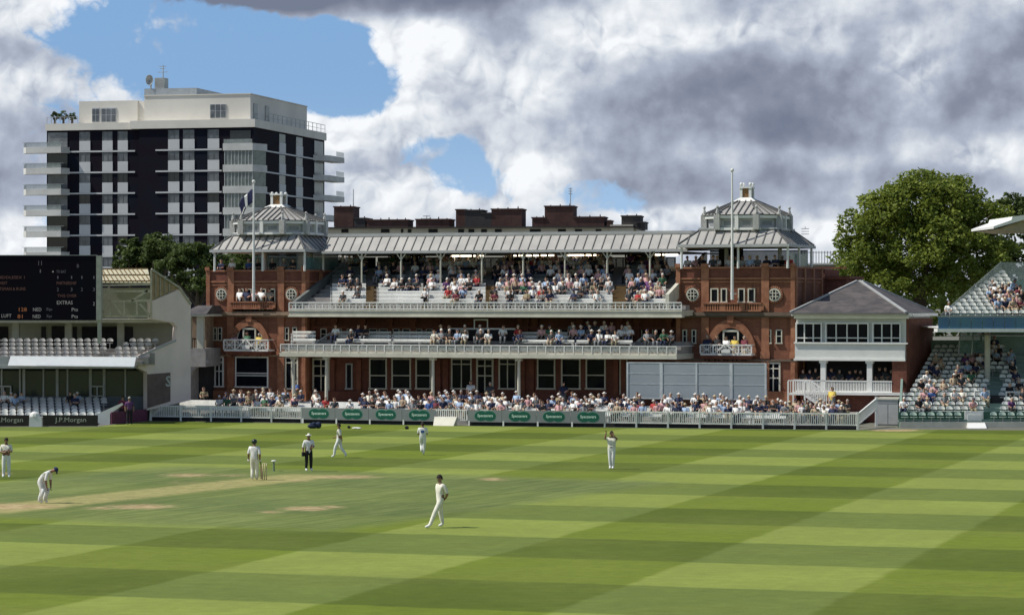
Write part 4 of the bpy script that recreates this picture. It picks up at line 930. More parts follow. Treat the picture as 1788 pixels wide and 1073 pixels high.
def tree(cx, cy, h, rx, ry, zc, rz, nclump, per, leaf, seed, lm, label, name='broadleaf_tree', lobes=None):
    """crown = leaf clumps spread through lobed volume; cx,cy ground position; zc,rz crown centre height and half height"""
    rg = np.random.default_rng(seed); r = empty(name, (cx, cy, 0), 0, label, 'tree')
    t = MB(); t.tube((0, 0, -.2), (0, 0, zc - rz * .35), rx * .075 + .15, rx * .05 + .1, 10)
    for k in range(7):
        a = k * 2.4; e = (rx * .55 * math.cos(a), ry * .55 * math.sin(a), zc + rz * .25 * math.sin(k * 1.7)); t.tube((0, 0, zc - rz * .6), e, rx * .035 + .05, .06, 6)
        t.tube(e, (e[0] * 1.5, e[1] * 1.5, e[2] + rz * .25), .07, .03, 5)
    t.build('trunk', BARK, r)
    if lobes is None:
        lobes = [(0, 0, 0, .72)] + [(.62 * math.cos(a) * math.cos(b), .62 * math.sin(a) * math.cos(b), .62 * math.sin(b), rg.uniform(.28, .42)) for a, b in zip(rg.uniform(0, 2 * PI, 16), rg.uniform(-.7, 1.5, 16))]
    lob = np.array(lobes); wts = lob[:, 3] ** 2; wts /= wts.sum()
    idx = rg.choice(len(lob), nclump, p=wts)
    d = rg.normal(size=(nclump, 3)); d /= np.linalg.norm(d, axis=1)[:, None]; d[:, 2] = np.where(d[:, 2] < -.45, -d[:, 2], d[:, 2])
    rad = lob[idx, 3] * rg.uniform(.72, 1.04, nclump)
    C = lob[idx, :3] + d * rad[:, None]
    C = C * np.array([rx, ry, rz]) + np.array([0, 0, zc])
    cr = rg.uniform(.55, 1.15, nclump) * rx * .085 + .15
    n = nclump * per; cid = np.repeat(np.arange(nclump), per)
    q = rg.normal(size=(n, 3)); q /= np.linalg.norm(q, axis=1)[:, None]; q *= (rg.uniform(0.15, 1, n) ** .5)[:, None]
    c = C[cid] + q * cr[cid][:, None] * np.array([1.15, 1.15, .8])
    a = rg.normal(size=(n, 3)); a[:, 2] *= .6; a /= np.linalg.norm(a, axis=1)[:, None]
    up = q * .6 + rg.normal(size=(n, 3)) * .5 + np.array([0, 0, .35]); b2 = np.cross(a, up); b2 /= (np.linalg.norm(b2, axis=1)[:, None] + 1e-9)
    L = leaf * (rg.uniform(.45, 1.1, n) + .5 * (rg.random(n) < .12))[:, None]
    V = np.stack([c - a * L * .5, c + b2 * L * .32, c + a * L * .5, c - b2 * L * .32], 1).reshape(-1, 3)
    me = bpy.data.meshes.new('crown'); me.vertices.add(4 * n); me.vertices.foreach_set('co', V.ravel().astype('f'))
    me.loops.add(4 * n); me.loops.foreach_set('vertex_index', np.arange(4 * n, dtype='i')); me.polygons.add(n); me.polygons.foreach_set('loop_start', np.arange(0, 4 * n, 4, dtype='i')); me.polygons.foreach_set('loop_total', np.full(n, 4, dtype='i'))
    me.materials.append(lm); me.update(calc_edges=True); me.validate()
    link_mesh('crown', me, r); return r
def at(px, D): return (px - PXC) / FPX * D
def zz(py, D): return HC + (PYH - py) * D / FPX
# big plane tree on the right, columns 1450-1770, top row 300
D = 232
big = [(0, 0, -.1, .70), (-.42, -.2, .15, .42), (-.62, -.25, -.25, .33), (.02, -.1, .5, .46), (.32, 0, .48, .34), (.55, .05, .30, .34), (.72, 0, .12, .26), (-.2, -.3, .45, .36), (-.72, -.1, -.05, .2), (.15, -.5, .1, .34), (-.45, .3, -.5, .4),
       (.5, -.3, -.2, .4), (-.1, -.5, -.35, .4), (.82, .1, .38, .14), (.38, .1, .80, .14), (.15, .1, .82, .16), (-.5, -.1, .52, .16), (.6, .1, .62, .13), (.0, -.2, -.7, .5), (-.75, -.1, -.5, .24), (.7, 0, -.5, .35)]
tree(at(1606, D), D, 0, 8.2, 6.5, (zz(300, D) + zz(560, D)) / 2 - .3, (zz(300, D) - zz(560, D)) / 2 + .4, 760, 95, .34, 3, LEAF, 'huge spreading green plane tree behind the white annex', lobes=big)
D = 262
tree(at(1786, D), D, 0, 5.6, 4, zz(432, D), 5.2, 260, 80, .34, 5, LEAF2, 'dark green tree half hidden behind the right hand stand')
D = 300
tree(at(268, D), D, 0, 4.6, 4, zz(470, D), 4.3, 230, 80, .36, 8, LEAF2, 'rounded green tree in front of the tall flats', lobes=None)
tree(at(345, D - 40), D - 40, 0, 4.2, 4, zz(492, D - 40), 3.8, 230, 80, .33, 11, LEAF2, 'dark green tree close behind the left tower')
tree(at(228, D), D, 0, 2.2, 3, zz(462, D), 3.2, 70, 80, .36, 15, LEAF2, 'small pointed tree left of the rounded one')
tree(at(410, D - 30), D - 30, 0, 4.5, 4, zz(500, D - 30), 4, 120, 80, .36, 21, LEAF2, 'dark tree mostly hidden behind the left tower')
# small shrubs on the flats' roof terrace
A = Frame(443, 360.0, 13.5)
for px, w_, s_, lb in ((96, .55, 31, 'low shrub at the corner of the flats roof terrace'), (111, .75, 33, 'taller thin shrub on the flats roof terrace'), (126, .5, 35, 'small shrub beside the white penthouse wall')):
    wv = A.world(A.u(px, 2), 2, 0); zb = A.z(120, 216, 2); t = tree(0, 0, 0, w_, w_, .55 + w_ * .5, .8, 22, 30, .20, s_, LEAF2, lb, 'shrub'); t.location = (wv.x, wv.y, zb)
    t['category'] = 'shrub'
# far wood closing the horizon on both sides
def far_wood():
    rg = np.random.default_rng(4); n = 26000
    x = rg.uniform(-420, 420, n); hgt = 9 + 3 * np.sin(x * .07) + 2 * np.sin(x * .23 + 1); z = hgt * rg.uniform(0, 1, n) ** .7; y = 640 + rg.uniform(-6, 6, n)
    c = np.stack([x, y, z], 1); a = rg.normal(size=(n, 3)); a /= np.linalg.norm(a, axis=1)[:, None]; b2 = rg.normal(size=(n, 3)); b2 /= np.linalg.norm(b2, axis=1)[:, None]
    V = np.stack([c - a, c + b2 * .9, c + a, c - b2 * .9], 1).reshape(-1, 3)
    me = bpy.data.meshes.new('far_trees'); me.from_pydata(V.tolist(), [], np.arange(4 * n).reshape(-1, 4).tolist()); me.materials.append(LEAF2)
    tag(link_mesh('far_trees', me), 'far off belt of trees low on the horizon', 'trees', None, 'stuff')
far_wood()

# ================================================================ white annex right of the pavilion
def annex():
    A = Frame(1480, 179.0, 20.0); r = A.root('annex_building', 'white two storey annex with grey hipped slate roof beside the pavilion', 'building')
    c0, c1 = 1388, 1580; u0, u1 = A.u(c0, 0), A.u(c1, 0); Z = lambda py, V=0: A.z(1484, py, V); dep = 8.2
    wl = mat('white_boarding', (.66, .67, .65), .6, amt=.1, scale=.8)
    w = MB(); w.box(u0, u1, 0, dep, Z(629), Z(598)); w.box(u0, u1, .35, dep, Z(598) + .003, Z(552)); w.build('wall', wl, r)
    w = MB(); w.box(u1 - .02, u1 + .18, .4, dep, 0, Z(556)); w.box(u1 - .85, u1 + .1, .05, .5, 0, Z(629) - .01); w.build('brick_pier', M['brick'], r)
    w = MB(); w.box(u0, u1 - .1, 3.2, dep, .2, Z(629) - .02); w.build('inner_wall', M['dark'], r)
    w = MB(); w.box(u0 - .15, u1 + .4, -.35, .34, Z(551.5), Z(546.5)); w.box(u0 - .05, u1 + .2, -.1, .34, Z(556), Z(551.5) - .003); w.box(u1 + .19, u1 + .5, .34, dep + .2, Z(552), Z(547))
    w.box(u0 - .05, u1 + .2, -.12, -.002, Z(600), Z(597.5)); w.box(u0 - .05, u1 + .05, -.14, -.003, Z(629.5), Z(626)); w.box(u0 - .02, u1 + .2, -.3, 3.2, Z(689), Z(684)); w.build('trim', M['white'], r)
    # roof with hips
    ze, zr = Z(545.5), A.z(1500, 491, 4.6); ov = .18
    b = MB(); e = [(u0 - ov, -.5), (u1 + ov, -.5), (u1 + ov, dep + .4), (u0 - ov, dep + .4)]; ua = A.u(1500, 4.6)
    b.vprism(e, ze, zr, [(ua - .1, 4.4), (ua + .1, 4.4), (ua + .1, 5.2), (ua - .1, 5.2)]); ro = b.build('roof', M['slate'], r)
    s = MB()
    for a, t in zip(e, [(ua - .1, 4.4), (ua + .1, 4.4), (ua + .1, 5.2), (ua - .1, 5.2)]): s.bar((*a, ze + .04), (*t, zr + .04), .16, .1)
    s.build('hip_flashing', M['grey'], ro)
    g = MB(); g.box(u0 - ov - .05, u1 + ov + .05, -.62, -.5, ze - .12, ze + .02); g.box(u1 + ov, u1 + ov + .12, -.5, dep + .4, ze - .12, ze + .02); g.build('gutter', M['seam'], ro)
    # upper windows
    for a, c, n in ((1390, 1436.5, 3), (1442, 1518, 4), (1524, 1574, 3)):
        window(A, r, a, c, 563, 597, .34, n, (.22,), fm=M['white'], fw=.09, proud=.2)
    # ground floor: posts, balustrade, dark room
    for px in (1437, 1518): p = MB(); x = A.u(px, 0); p.box(x - .17, x + .17, .0, .3, Z(684), Z(629) - .01); p.box(x - .25, x + .25, -.05, .35, Z(634), Z(629.5)); p.build('post', M['white'], r)
    b = MB(); b.box(u0, u1 - .85, .0, .1, Z(666), Z(664))
    n = 62
    for i in range(n): x = u0 + (u1 - .85 - u0) * (i + .5) / n; b.box(x - .03, x + .03, .03, .07, Z(684), Z(666))
    b.box(u0, u1 - .85, .02, .09, Z(684), Z(682)); b.build('balustrade', M['white'], r)
    w = MB(); w.box(u0 + .3, u1, .3, 3.1, .05, Z(689) - .004); w.build('plinth', M['brick'], r)
    # little stair in front
    s = MB(); V = -2.2; xa, xb, xc = A.u(1376, V), A.u(1405, V), A.u(1442, V); za, zb = A.z(1390, 686, V), A.z(1442, 711, V); hr = .78
    s.box(xa, xb, V, V + 1.4, za - .12, za)
    for i in range(7): t = (i + .5) / 7; s.box(xb + (xc - xb) * (t - .07), xb + (xc - xb) * (t + .07), V, V + 1.4, za + (zb - za) * t - .06, za + (zb - za) * t)
    for vv in (V, V + 1.35):
        s.box(xa, xb, vv, vv + .05, za + hr, za + hr + .07); s.bar((xb, vv + .03, za + hr + .03), (xc, vv + .03, zb + hr + .03), .05, .08); s.bar((xb, vv + .03, za - .1), (xc, vv + .03, zb - .1), .06, .2)
        for i in range(8): x = xa + (xb - xa) * i / 7; s.box(x - .02, x + .02, vv + .01, vv + .04, za, za + hr)
        for i in range(1, 11): t = i / 10; x = xb + (xc - xb) * t; s.box(x - .02, x + .02, vv + .01, vv + .04, za + (zb - za) * t, za + (zb - za) * t + hr)
        for x in (xa, xb): s.box(x - .05, x + .05, vv - .01, vv + .06, .0, za + hr)
    o = s.build('white_stair', M['white']); o.location = r.location; o.rotation_euler = r.rotation_euler; tag(o, 'short white timber stair leading down from the annex veranda', 'stair')
    # big grey box unit on the lawn edge
    V = -3.4; x0, x1 = A.u(1531, V), A.u(1568, V); zt = A.z(1550, 694, V); zb = 0
    b = MB(); b.box(0, x1 - x0, 0, 1.3, .08, zt - .12); b.box(.05, x1 - x0 - .05, .05, 1.25, 0, .08)
    lo = A.world(x0, V, 0); k = empty('equipment_cabinet', lo, A.rz, 'big pale grey equipment cabinet standing right of the white picket fence', 'cabinet')
    b.build('body', mat('cabinet_grey', (.40, .41, .41), .6, amt=.12), k); b = MB(); b.box(-.05, x1 - x0 + .05, -.06, 1.36, zt - .118, zt); b.build('lid', M['cream'], k)
    b = MB(); b.box(.05, x1 - x0 - .05, -.02, -.002, zt - .34, zt - .3); b.box((x1 - x0) / 2 - .01, (x1 - x0) / 2 + .01, -.02, -.003, .15, zt - .36); b.build('door_seam', M['grey'], k)
annex()
# ================================================================ stands and seats
def seat_mesh(name, m, mu):
    b = MB(); n = 6
    # curved shell: seat pan and a rounded back
    for i in range(n):
        a0, a1 = -.5 + i / n, -.5 + (i + 1) / n; f = lambda a: .10 * (1 - math.cos(a * 2.4))
        x0, x1 = a0 * .41, a1 * .41
        b.add([(x0, .20 - f(a0), .50), (x1, .20 - f(a1), .50), (x1, .24 - f(a1), .71 - .11 * abs(2 * a1) ** 3), (x0, .24 - f(a0), .71 - .11 * abs(2 * a0) ** 3)], [(0, 1, 2, 3)])
        b.add([(x0, .235 - f(a0), .50), (x1, .235 - f(a1), .50), (x1, .275 - f(a1), .71 - .11 * abs(2 * a1) ** 3), (x0, .275 - f(a0), .71 - .11 * abs(2 * a0) ** 3)], [(0, 3, 2, 1)])
    b.box(-.20, .20, -.18, .16, .37, .40); b.box(-.20, .20, -.14, .18, .0, .39, 1) if False else b.box(-.03, .03, 0, .06, .0, .39, 1)
    return b.mesh(name, [m, mu])
WSEAT = mat('white_plastic', (.74, .75, .70), .4, amt=.08); GSEAT = mat('mint_plastic', (.42, .52, .45), .4, amt=.08)
SEAT = seat_mesh('seat_shell', WSEAT, M['grey'])
def put_seat(F_, u, v, z, me, label, group):
    o = link_mesh('stadium_seat', me, None, F_.world(u, v, z), F_.rz); return tag(o, label, 'seat', group)
# ---------------- right hand stand
RS = Frame(1690, 171.5, -2.0)
def right_stand():
    A = RS; r = A.root('right_stand', 'two tier spectator stand with white seats and blue glass front', 'stand')
    uE = A.u(1830, 0); u0 = A.u(1571, 0); px = 1690; Z = lambda py, V: A.z(px, py, V)
    gp = mat('mint_paint', (.22, .31, .27), .6, amt=.15); 
    b = MB(); b.box(u0, uE + 3, -.1, 0, .0, Z(736, 0)); b.build('boundary_wall', M['cream'], r)
    b = MB(); b.box(u0, uE + 3, .46, .56, .0, Z(718.5, .5)); b.build('front_wall', M['green'], r); b = MB(); b.box(u0, uE + 3, .002, .45, 0, Z(737, .2)); b.build('ledge', M['green'], r)
    rows = []; z0 = Z(717, 1.0) - .40
    for i in range(15): rows.append((1.0 + .82 * i, z0 + .262 * i))
    b = MB()
    for i, (v, z) in enumerate(rows): b.box(A.u(1574, v) + i * .16, uE + 3, v - .42, v + .4, -.0 if i == 0 else z - .6, z)
    b.box(u0, uE + 3, .3, .58, 0, z0 - .1)
    b.build('terracing', gp, r)
    b = MB(); uu0 = A.u(1574, 1); vN, zN = rows[-1]
    b.add([(uu0 - .25, .5, z0 - .1), (uu0 + 2.1, vN, zN), (uu0 + 2.1, vN, zN + .6), (uu0 - .25, .5, z0 + .3), (uu0 - .10, .5, z0 - .1), (uu0 + 2.25, vN, zN), (uu0 + 2.25, vN, zN + .6), (uu0 - .10, .5, z0 + .3)],
          [(0, 3, 2, 1), (4, 5, 6, 7), (0, 1, 5, 4), (3, 7, 6, 2), (1, 2, 6, 5), (0, 4, 7, 3)]); b.build('side_panel', gp, r)
    # front row of mint shells facing the field, then rows of white seats
    bs = seat_mesh('seat_shell_mint', GSEAT, M['grey'])
    uAisle0, uAisle1 = A.u(1688, 1), A.u(1722, 1)
    n = 0; x = u0 + .35
    while x < uE:
        if not (uAisle0 - .2 < x < uAisle1 + .2): put_seat(A, x, .16, Z(738.5, .2), bs, 'mint green seat in the front row beside the boundary wall of the right stand', 'mint green front row seats')
        x += .56
    right_stand.rows = []
    for i, (v, z) in enumerate(rows):
        x = A.u(1578, v) + i * .165; k = 0
        aisle = A.u(1724, 1) ; a1 = A.u(1755 - i * 1.5, v); 
        while x < uE - .1:
            if not (i < 9 and A.u(1724, v) < x < A.u(1750, v)):
                right_stand.rows.append((A, x, v, z, i)); k += 1
            x += .485
    # walkway, rear wall and columns under the upper tier
    v, z = vN + .8, zN
    b = MB(); b.box(uu0 + 2.2, A.u(1730, v), v, v + .15, 0, z + 1.0); b.box(A.u(1730, v), uE + 3, v, v + .15, 0, z + 5.0); b.build('rear_wall', gp, r)
    b = MB(); b.box(A.u(1735, 4), uE + 3, 3.2, 9, Z(583, 5) - .1, Z(583, 5) - .05); b.build('soffit', M['concrete'], r)
    c = MB(); xx = A.u(1724, 7.5); c.tube((xx, 7.5, 1.2), (xx, 7.5, Z(580, 7.5)), .19, .19, 12); c.build('column', M['cream'], r)
    
    g = MB(); x0, x1 = A.u(1676, 9), A.u(1722, 9)
    g.box(x0, x1, 9, 9.03, zN + .2, zN + 1.9); g.build('glass_screen', M['teal'], r)
    g = MB()
    for q in (x0, (x0 + x1) / 2, x1): g.tube((q - .1, 9, zN + .1), (q + .12, 9.1, zN + 2.6), .045, .045, 6)
    g.build('steel_post', M['steel'], r)
    # upper tier
    Vu = 3.0; zb, zt, zg = Z(579.5, Vu), Z(573.5, Vu), Z(553, Vu); ul = A.u(1637, Vu)
    b = MB(); b.box(ul, uE + 3, Vu, Vu + 1.2, zb, zt); b.box(ul + .3, uE + 3, Vu + 1.2, 14, zb + .25, zt + .1); b.build('upper_slab', M['white'], r)
    b = MB(); n = 9
    for i in range(n):
        xa = ul + .05 + (uE - ul) * i / n; b.box(xa + .02, ul + .05 + (uE - ul) * (i + 1) / n - .02, Vu + .08, Vu + .12, zt, zg)
    b.build('glass_front', mat('blue_glass', (.025, .11, .26), .12, c2=(.05, .17, .24), scale=.7, spec=.6), r)
    b = MB(); b.box(ul, uE + 3, Vu + .06, Vu + .14, zg, zg + .06); b.build('handrail', M['steel'], r)
    z1 = Z(549, Vu + .7) - .40; N_ = 12; dv, dz = .80, (A.z(1750, 469, Vu + .7 + .8 * 11) - .78 - z1) / 11
    b = MB()
    for i in range(N_):
        v = Vu + .7 + dv * i; xl = A.u(1654 + i * 8.6, v); b.box(xl - .5, uE + 3, v - .4, v + .42, zt + .12 if i < 2 else z1 + dz * (i - 1.5), z1 + dz * i)
        x = xl + .1
        while x < uE - .1: right_stand.rows.append((A, x, v, z1 + dz * i, 100 + i)); x += .475
    b.build('upper_terracing', gp, r)
    b = MB(); P0_ = (A.u(1642, Vu + .3), Vu + .3, zt); vT = Vu + .7 + dv * 11.6; P1_ = (A.u(1748, vT), vT, z1 + dz * 11.5)
    b.add([P0_, P1_, (P1_[0], P1_[1], P1_[2] + 1.15), (P0_[0], P0_[1], P0_[2] + .9)] + [(q[0] + .04, q[1], q[2]) for q in (P0_, P1_, (P1_[0], P1_[1], P1_[2] + 1.15), (P0_[0], P0_[1], P0_[2] + .9))], [(0, 3, 2, 1), (4, 5, 6, 7), (3, 7, 6, 2)])
    b.build('side_glass', M['clear'], r)
    b = MB(); b.box(P1_[0], uE + 3, vT, vT + .04, P1_[2] - .2, P1_[2] + 1.1); b.build('rear_glass', M['clear'], r)
    # aisle gate and white steps down to the grass
    s = MB(); xa, xb = A.u(1688, -.2), A.u(1720, -.2); s.box(xa, xb, .31, .5, .0, Z(718, 0)); s.box(xa + .15, xb - .12, .24, .305, Z(735, 0), Z(724, 0)); s.build('gate', M['white'], r)
    s = MB(); s.vprism([(xa, -.7), (xb, -.7), (xb, .3), (xa, .3)], 0, Z(736, 0) - .05, [(xa + .05, -.12), (xb, -.12), (xb, .29), (xa + .05, .29)]); s.build('ramp', M['white'], r)
    for a, c, y0, y1 in ((1702, 1727, 682, 712), (1757, 1780, 684, 712)):                                  # white tube rails of the vomitories
        V = 3.2; t = MB(); xa, xb = A.u(a, V), A.u(c, V); z0_, z1_ = A.z(a, y1, V), A.z(a, y0, V)
        t.tube((xa, V, z0_), (xa, V, z1_), .05, .05, 8); t.tube((xb, V, z0_), (xb, V, z1_), .05, .05, 8); t.tube((xa - .04, V, z1_), (xb + .04, V, z1_), .05, .05, 8); t.build('tube_rail', M['white'], r)
    b = MB(); b.box(A.u(1728, 4), A.u(1752, 4), 3.3, 8.4, .5, A.z(1740, 690, 4)); b.build('vomitory', M['dark'], r)
    # roof edge of the stand, seen at the right margin
    b = MB(); V = 2.0
    b.vprism([(A.u(1737, V), V), (uE + 3, V), (uE + 3, V + 6), (A.u(1737, V), V + 6)], A.z(1737, 400, V), A.z(1737, 397, V), [(A.u(1737, V) + .1, V), (uE + 3, V), (uE + 3, V + 6), (A.u(1737, V) + .1, V + 6)]) if False else None
    pts = [(A.u(1735, V), A.z(1735, 399, V)), (A.u(1790, V), A.z(1790, 383, V)), (uE + 3, A.z(1830, 372, V)), (uE + 3, A.z(1830, 366, V)), (A.u(1790, V), A.z(1790, 375, V)), (A.u(1768, V), A.z(1768, 378, V)), (A.u(1766, V), A.z(1766, 384, V)), (A.u(1735, V), A.z(1735, 395, V))]
    b.prism(pts, V, V + 7); ro = b.build('roof', M['white'], r)
    b = MB(); b.prism([(A.u(1744, V), A.z(1744, 399.5, V)), (A.u(1775, V), A.z(1775, 404, V)), (uE + 3, A.z(1830, 400, V)), (uE + 3, A.z(1830, 372.5, V)), (A.u(1790, V), A.z(1790, 383.5, V))], V + .3, V + 7); b.build('soffit', mat('tan_soffit', (.36, .29, .20), .7), ro)
right_stand()
# people already take some seats: those seats are left in too
cnt = 0
for (A, x, v, z, i) in right_stand.rows:
    if i >= 100: put_seat(A, x, v, z, SEAT, 'white plastic seat on the upper tier of the right stand above the blue glass', 'white seats of the upper right tier')
    else: put_seat(A, x, v, z, SEAT, 'white plastic seat on the lower tier of the right stand', 'white seats of the lower right tier')
    cnt += 1
print('right seats', cnt)
# ---------------- left hand stand with the scoreboard
def left_stand():
    A = Frame(120, 175.0, 0.0); r = A.root('left_stand', 'pale concrete stand with glazed boxes and a glass roofed end', 'stand')
    pk = mat('pinkish_concrete', (.80, .68, .64), .85, c2=(.68, .58, .55), scale=.5, bump=.15); ol = mat('olive_concrete', (.36, .36, .29), .85, c2=(.28, .28, .23), scale=.7)
    uW = A.u(-80, 0); Z = lambda px, py, V: A.z(px, py, V); u = A.u
    # lower seating and glazed boxes
    b = MB()
    rows = []
    for i in range(6): rows.append((1.4 + .8 * i, Z(100, 727, 1.4) - .4 + .16 * i))
    for i, (v, z) in enumerate(rows): b.box(uW, u(175 + 6 * i, v), v - .4, v + .4, 0, z)
    b.build('terracing', M['concrete'], r)
    Vg = 7.0; zg0, zg1 = Z(100, 698, Vg), Z(100, 647, Vg)
    b = MB(); b.box(uW, u(252, Vg), Vg + .3, Vg + 5, 0, zg1 + .4); b.build('inner_wall', M['dark'], r)
    b = MB(); b.box(uW, u(252, Vg), Vg + .02, Vg + .28, 0, zg0 + .25); b.build('sill_wall', mat('blue_grey_wall', (.13, .15, .17), .7), r)
    g = MB(); g.box(uW, u(252, Vg), Vg + .08, Vg + .13, zg0 + .25, zg1); g.build('glazing', mat('green_glass', (.03, .045, .04), .15, c2=(.02, .025, .03), scale=.5, spec=.5), r)
    for px in (3, 35, 42, 76, 100, 118, 158, 182, 219, 255):
        m_ = MB(); x = u(px, Vg); wd = .09 if px in (42, 100, 158, 182, 255) else .05; m_.box(x - wd, x + wd, Vg - .06, Vg + .07, zg0 + .2, zg1 + .1); m_.build('mullion', M['grey'], r)
    for a, c in ((-8, 20), (158, 182)):
        d = MB(); z1 = Z(a, 675, Vg); x0, x1 = u(a, Vg - .2), u(c, Vg - .2)
        for q in (x0, (x0 + x1) / 2 - .04, x1 - .08): d.box(q, q + .08, Vg - .3, Vg - .2, Z(a, 708, Vg), z1)
        d.box(x0, x1, Vg - .31, Vg - .19, z1, z1 + .09); d.box(x0, x1, Vg - .305, Vg - .195, (z1 + Z(a, 708, Vg)) / 2, (z1 + Z(a, 708, Vg)) / 2 + .07); d.build('door', M['grey'], r)
    # middle tier: fascia, seating steps
    Vf = 3.0
    b = MB(); b.box(uW, u(232, Vf), Vf, Vf + 6, Z(100, 643, Vf), Z(100, 638, Vf)); b.box(uW, u(15, Vf), Vf + .1, Vf + .3, Z(10, 638, Vf), Z(10, 622, Vf)); b.build('floor_slab', M['grey'], r)
    b = MB(); q4 = [(u(16, Vf), Vf - .5, Z(16, 637.5, Vf)), (u(236, Vf), Vf - .5, Z(236, 640, Vf)), (u(238, Vf), Vf - .1, Z(238, 623, Vf)), (u(19, Vf), Vf - .1, Z(19, 621, Vf))]
    b.add(q4 + [(x, y + .08, z) for x, y, z in q4], [(0, 1, 2, 3), (4, 7, 6, 5), (0, 4, 5, 1), (1, 5, 6, 2), (2, 6, 7, 3), (3, 7, 4, 0)]); b.build('fascia', mat('pale_blue_panel', (.74, .77, .80), .45, amt=.08), r)
    rows2 = [(Vf + 1.0 + .8 * i, Z(150, 621, Vf + 1.0) - .62 + (.255 * i)) for i in range(5)]
    b = MB()
    for i, (v, z) in enumerate(rows2): b.box(uW, u(238 + 11 * i, v), v - .4, v + .4, Z(100, 638, Vf) + .01, z)
    b.build('mid_terracing', M['concrete'], r)
    # back wall of the middle tier, pillars and beam
    Vb_ = Vf + 6.2; z0, z1 = rows2[-1][1], Z(150, 563, Vb_)
    b = MB(); b.box(uW, u(308, Vb_), Vb_ + 1.5, Vb_ + 1.8, 0, z1 + .1); b.build('rear_wall', ol, r)
    for a, c, mm in ((143, 206, M['black']), (216, 232, M['dark']), (72, 80, M['dark']), (118, 134, M['dark']), (90, 112, M['glass']), (-20, 14, M['glass'])):
        w_ = MB(); w_.box(u(a, Vb_ + 1.4), u(c, Vb_ + 1.4), Vb_ + 1.4, Vb_ + 1.48, z0, Z(a, 570 if a != 90 else 569, Vb_ + 1.4)); w_.build('opening', mm, r)
    for px in (28, 120, 211):
        c = MB(); x = u(px, Vb_ - .6); c.box(x - .22, x + .22, Vb_ - .8, Vb_ - .4, z0 - .6, z1); c.build('pillar', ol, r)
    b = MB(); b.box(uW, u(300, Vb_ - 1.2), Vb_ - 1.3, Vb_ + 1.8, z1, Z(150, 556.5, Vb_ - 1.2)); b.build('beam', ol, r)
    # flank wall with its stepped outline, standing obliquely
    B = Frame(280, 181.5, -38.0)      # turned so that its face looks to the right-hand front
    fl = MB(); W0 = [(237, 640), (237, 624), (307, 594), (309, 570), (303, 563), (264, 556), (263, 526), (313, 505), (333, 530), (333, 698), (257, 716), (257, 650)]
    pts = [(B.u(a, 0), B.z(a, c, 0)) for a, c in W0]
    o2 = MB(); o2.prism(pts, 0, .5); f_ = o2.build('flank_wall', pk); f_.location = (B.X0, B.D, 0); f_.rotation_euler = (0, 0, B.rz)
    f_.parent = r; f_.matrix_parent_inverse = Matrix.Identity(4); f_.location = (B.X0 - A.X0, B.D - A.D, 0)
    for nm, pp, mm in (('brick_panel', [(257, 712), (257, 653), (297, 650), (297, 700)], mat('dusky_brick', (.16, .12, .115), .9)), ('coping', [(237, 626), (237, 622), (307, 592), (307, 596)], M['grey'])):
        q = MB(); q.prism([(B.u(a, 0), B.z(a, c, 0)) for a, c in pp], -.05, -.003); o = q.build(nm, mm, r); o.location = f_.location; o.rotation_euler = (0, 0, B.rz)
    # raised letter shape and tube rail on the flank
    lg = lettering('letter_sign', 'S', M['grey'], r, 0, 0, 0, .72, .42, bold=True); lg.location = Vector((B.X0 - A.X0, B.D - A.D, 0)) + Matrix.Rotation(B.rz, 3, 'Z') @ Vector((B.u(294, -.08), -.08, B.z(294, 665, 0))); lg.rotation_euler = (0, 0, B.rz)
    # glass roofed end above the beam: steel frame
    Vq = 3.4; steel = mat('cream_steel', (.42, .39, .30), .6)
    f = MB(); P = lambda px, py, V: (u(px, V), V, Z(px, py, V))
    for a, bq in (((176, 498), (264, 496)), ((176, 508), (264, 508)), ((176, 527), (264, 524)), ((176, 552), (264, 552)), ((264, 470), (264, 556)), ((178, 525), (178, 555)), ((192, 527), (192, 552)), ((217, 527), (217, 552)), ((239, 527), (239, 552)),
                  ((176, 552), (192, 530)), ((200, 531), (214, 551)), ((244, 530), (264, 552)), ((230, 525), (258, 507)), ((190, 500), (190, 525))):
        f.bar(P(*a, Vq), P(*bq, Vq), .12, .13)
    f.build('steel_frame', steel, r)
    bk = MB(); bk.box(u(176, Vq + 3), u(262, Vq + 3), Vq + 3, Vq + 3.1, Z(200, 555, Vq), Z(200, 502, Vq)); bk.build('rear_wall', ol, r)
    # translucent roof panes sloping back up
    gl = MB(); gv = mat('yellow_glass_roof', (.62, .58, .40), .4); A0, A1 = P(176, 494, Vq), P(263, 494, Vq); B0, B1 = P(176, 471, Vq + 4), P(258, 470, Vq + 4)
    gl.add([A0, A1, B1, B0] + [(q[0], q[1], q[2] + .05) for q in (A0, A1, B1, B0)], [(0, 3, 2, 1), (4, 5, 6, 7), (0, 1, 5, 4), (1, 2, 6, 5)]); ro = gl.build('glass_roof', gv, r)
    ri = MB()
    for i in range(12):
        t = i / 11; a = Vector(A0).lerp(Vector(A1), t); c = Vector(B0).lerp(Vector(B1), max(0, t - .16 + .0)); ri.bar(a + Vector((0, 0, .08)), c + Vector((0, 0, .08)), .045, .06)
    for t in (.05, .5, .97): ri.bar(Vector(A0).lerp(Vector(B0), t) + Vector((0, 0, .09)), Vector(A1).lerp(Vector(B1), t) + Vector((0, 0, .09)), .08, .08)
    ri.build('glazing_bar', M['wood'], ro)
    # right end of that roof: tan louvred gable
    q = MB(); tan_ = mat('tan_louvre', (.38, .28, .16), .7)
    q.prism([(B.u(266, 0), B.z(266, 524, 0)), (B.u(312, 0), B.z(312, 504, 0)), (B.u(311, 0), B.z(311, 500, 0)), (B.u(266, 0), B.z(266, 472, 0))], .05, .3); o = q.build('gable', tan_, r); o.location = f_.location; o.rotation_euler = (0, 0, B.rz)
    q = MB()
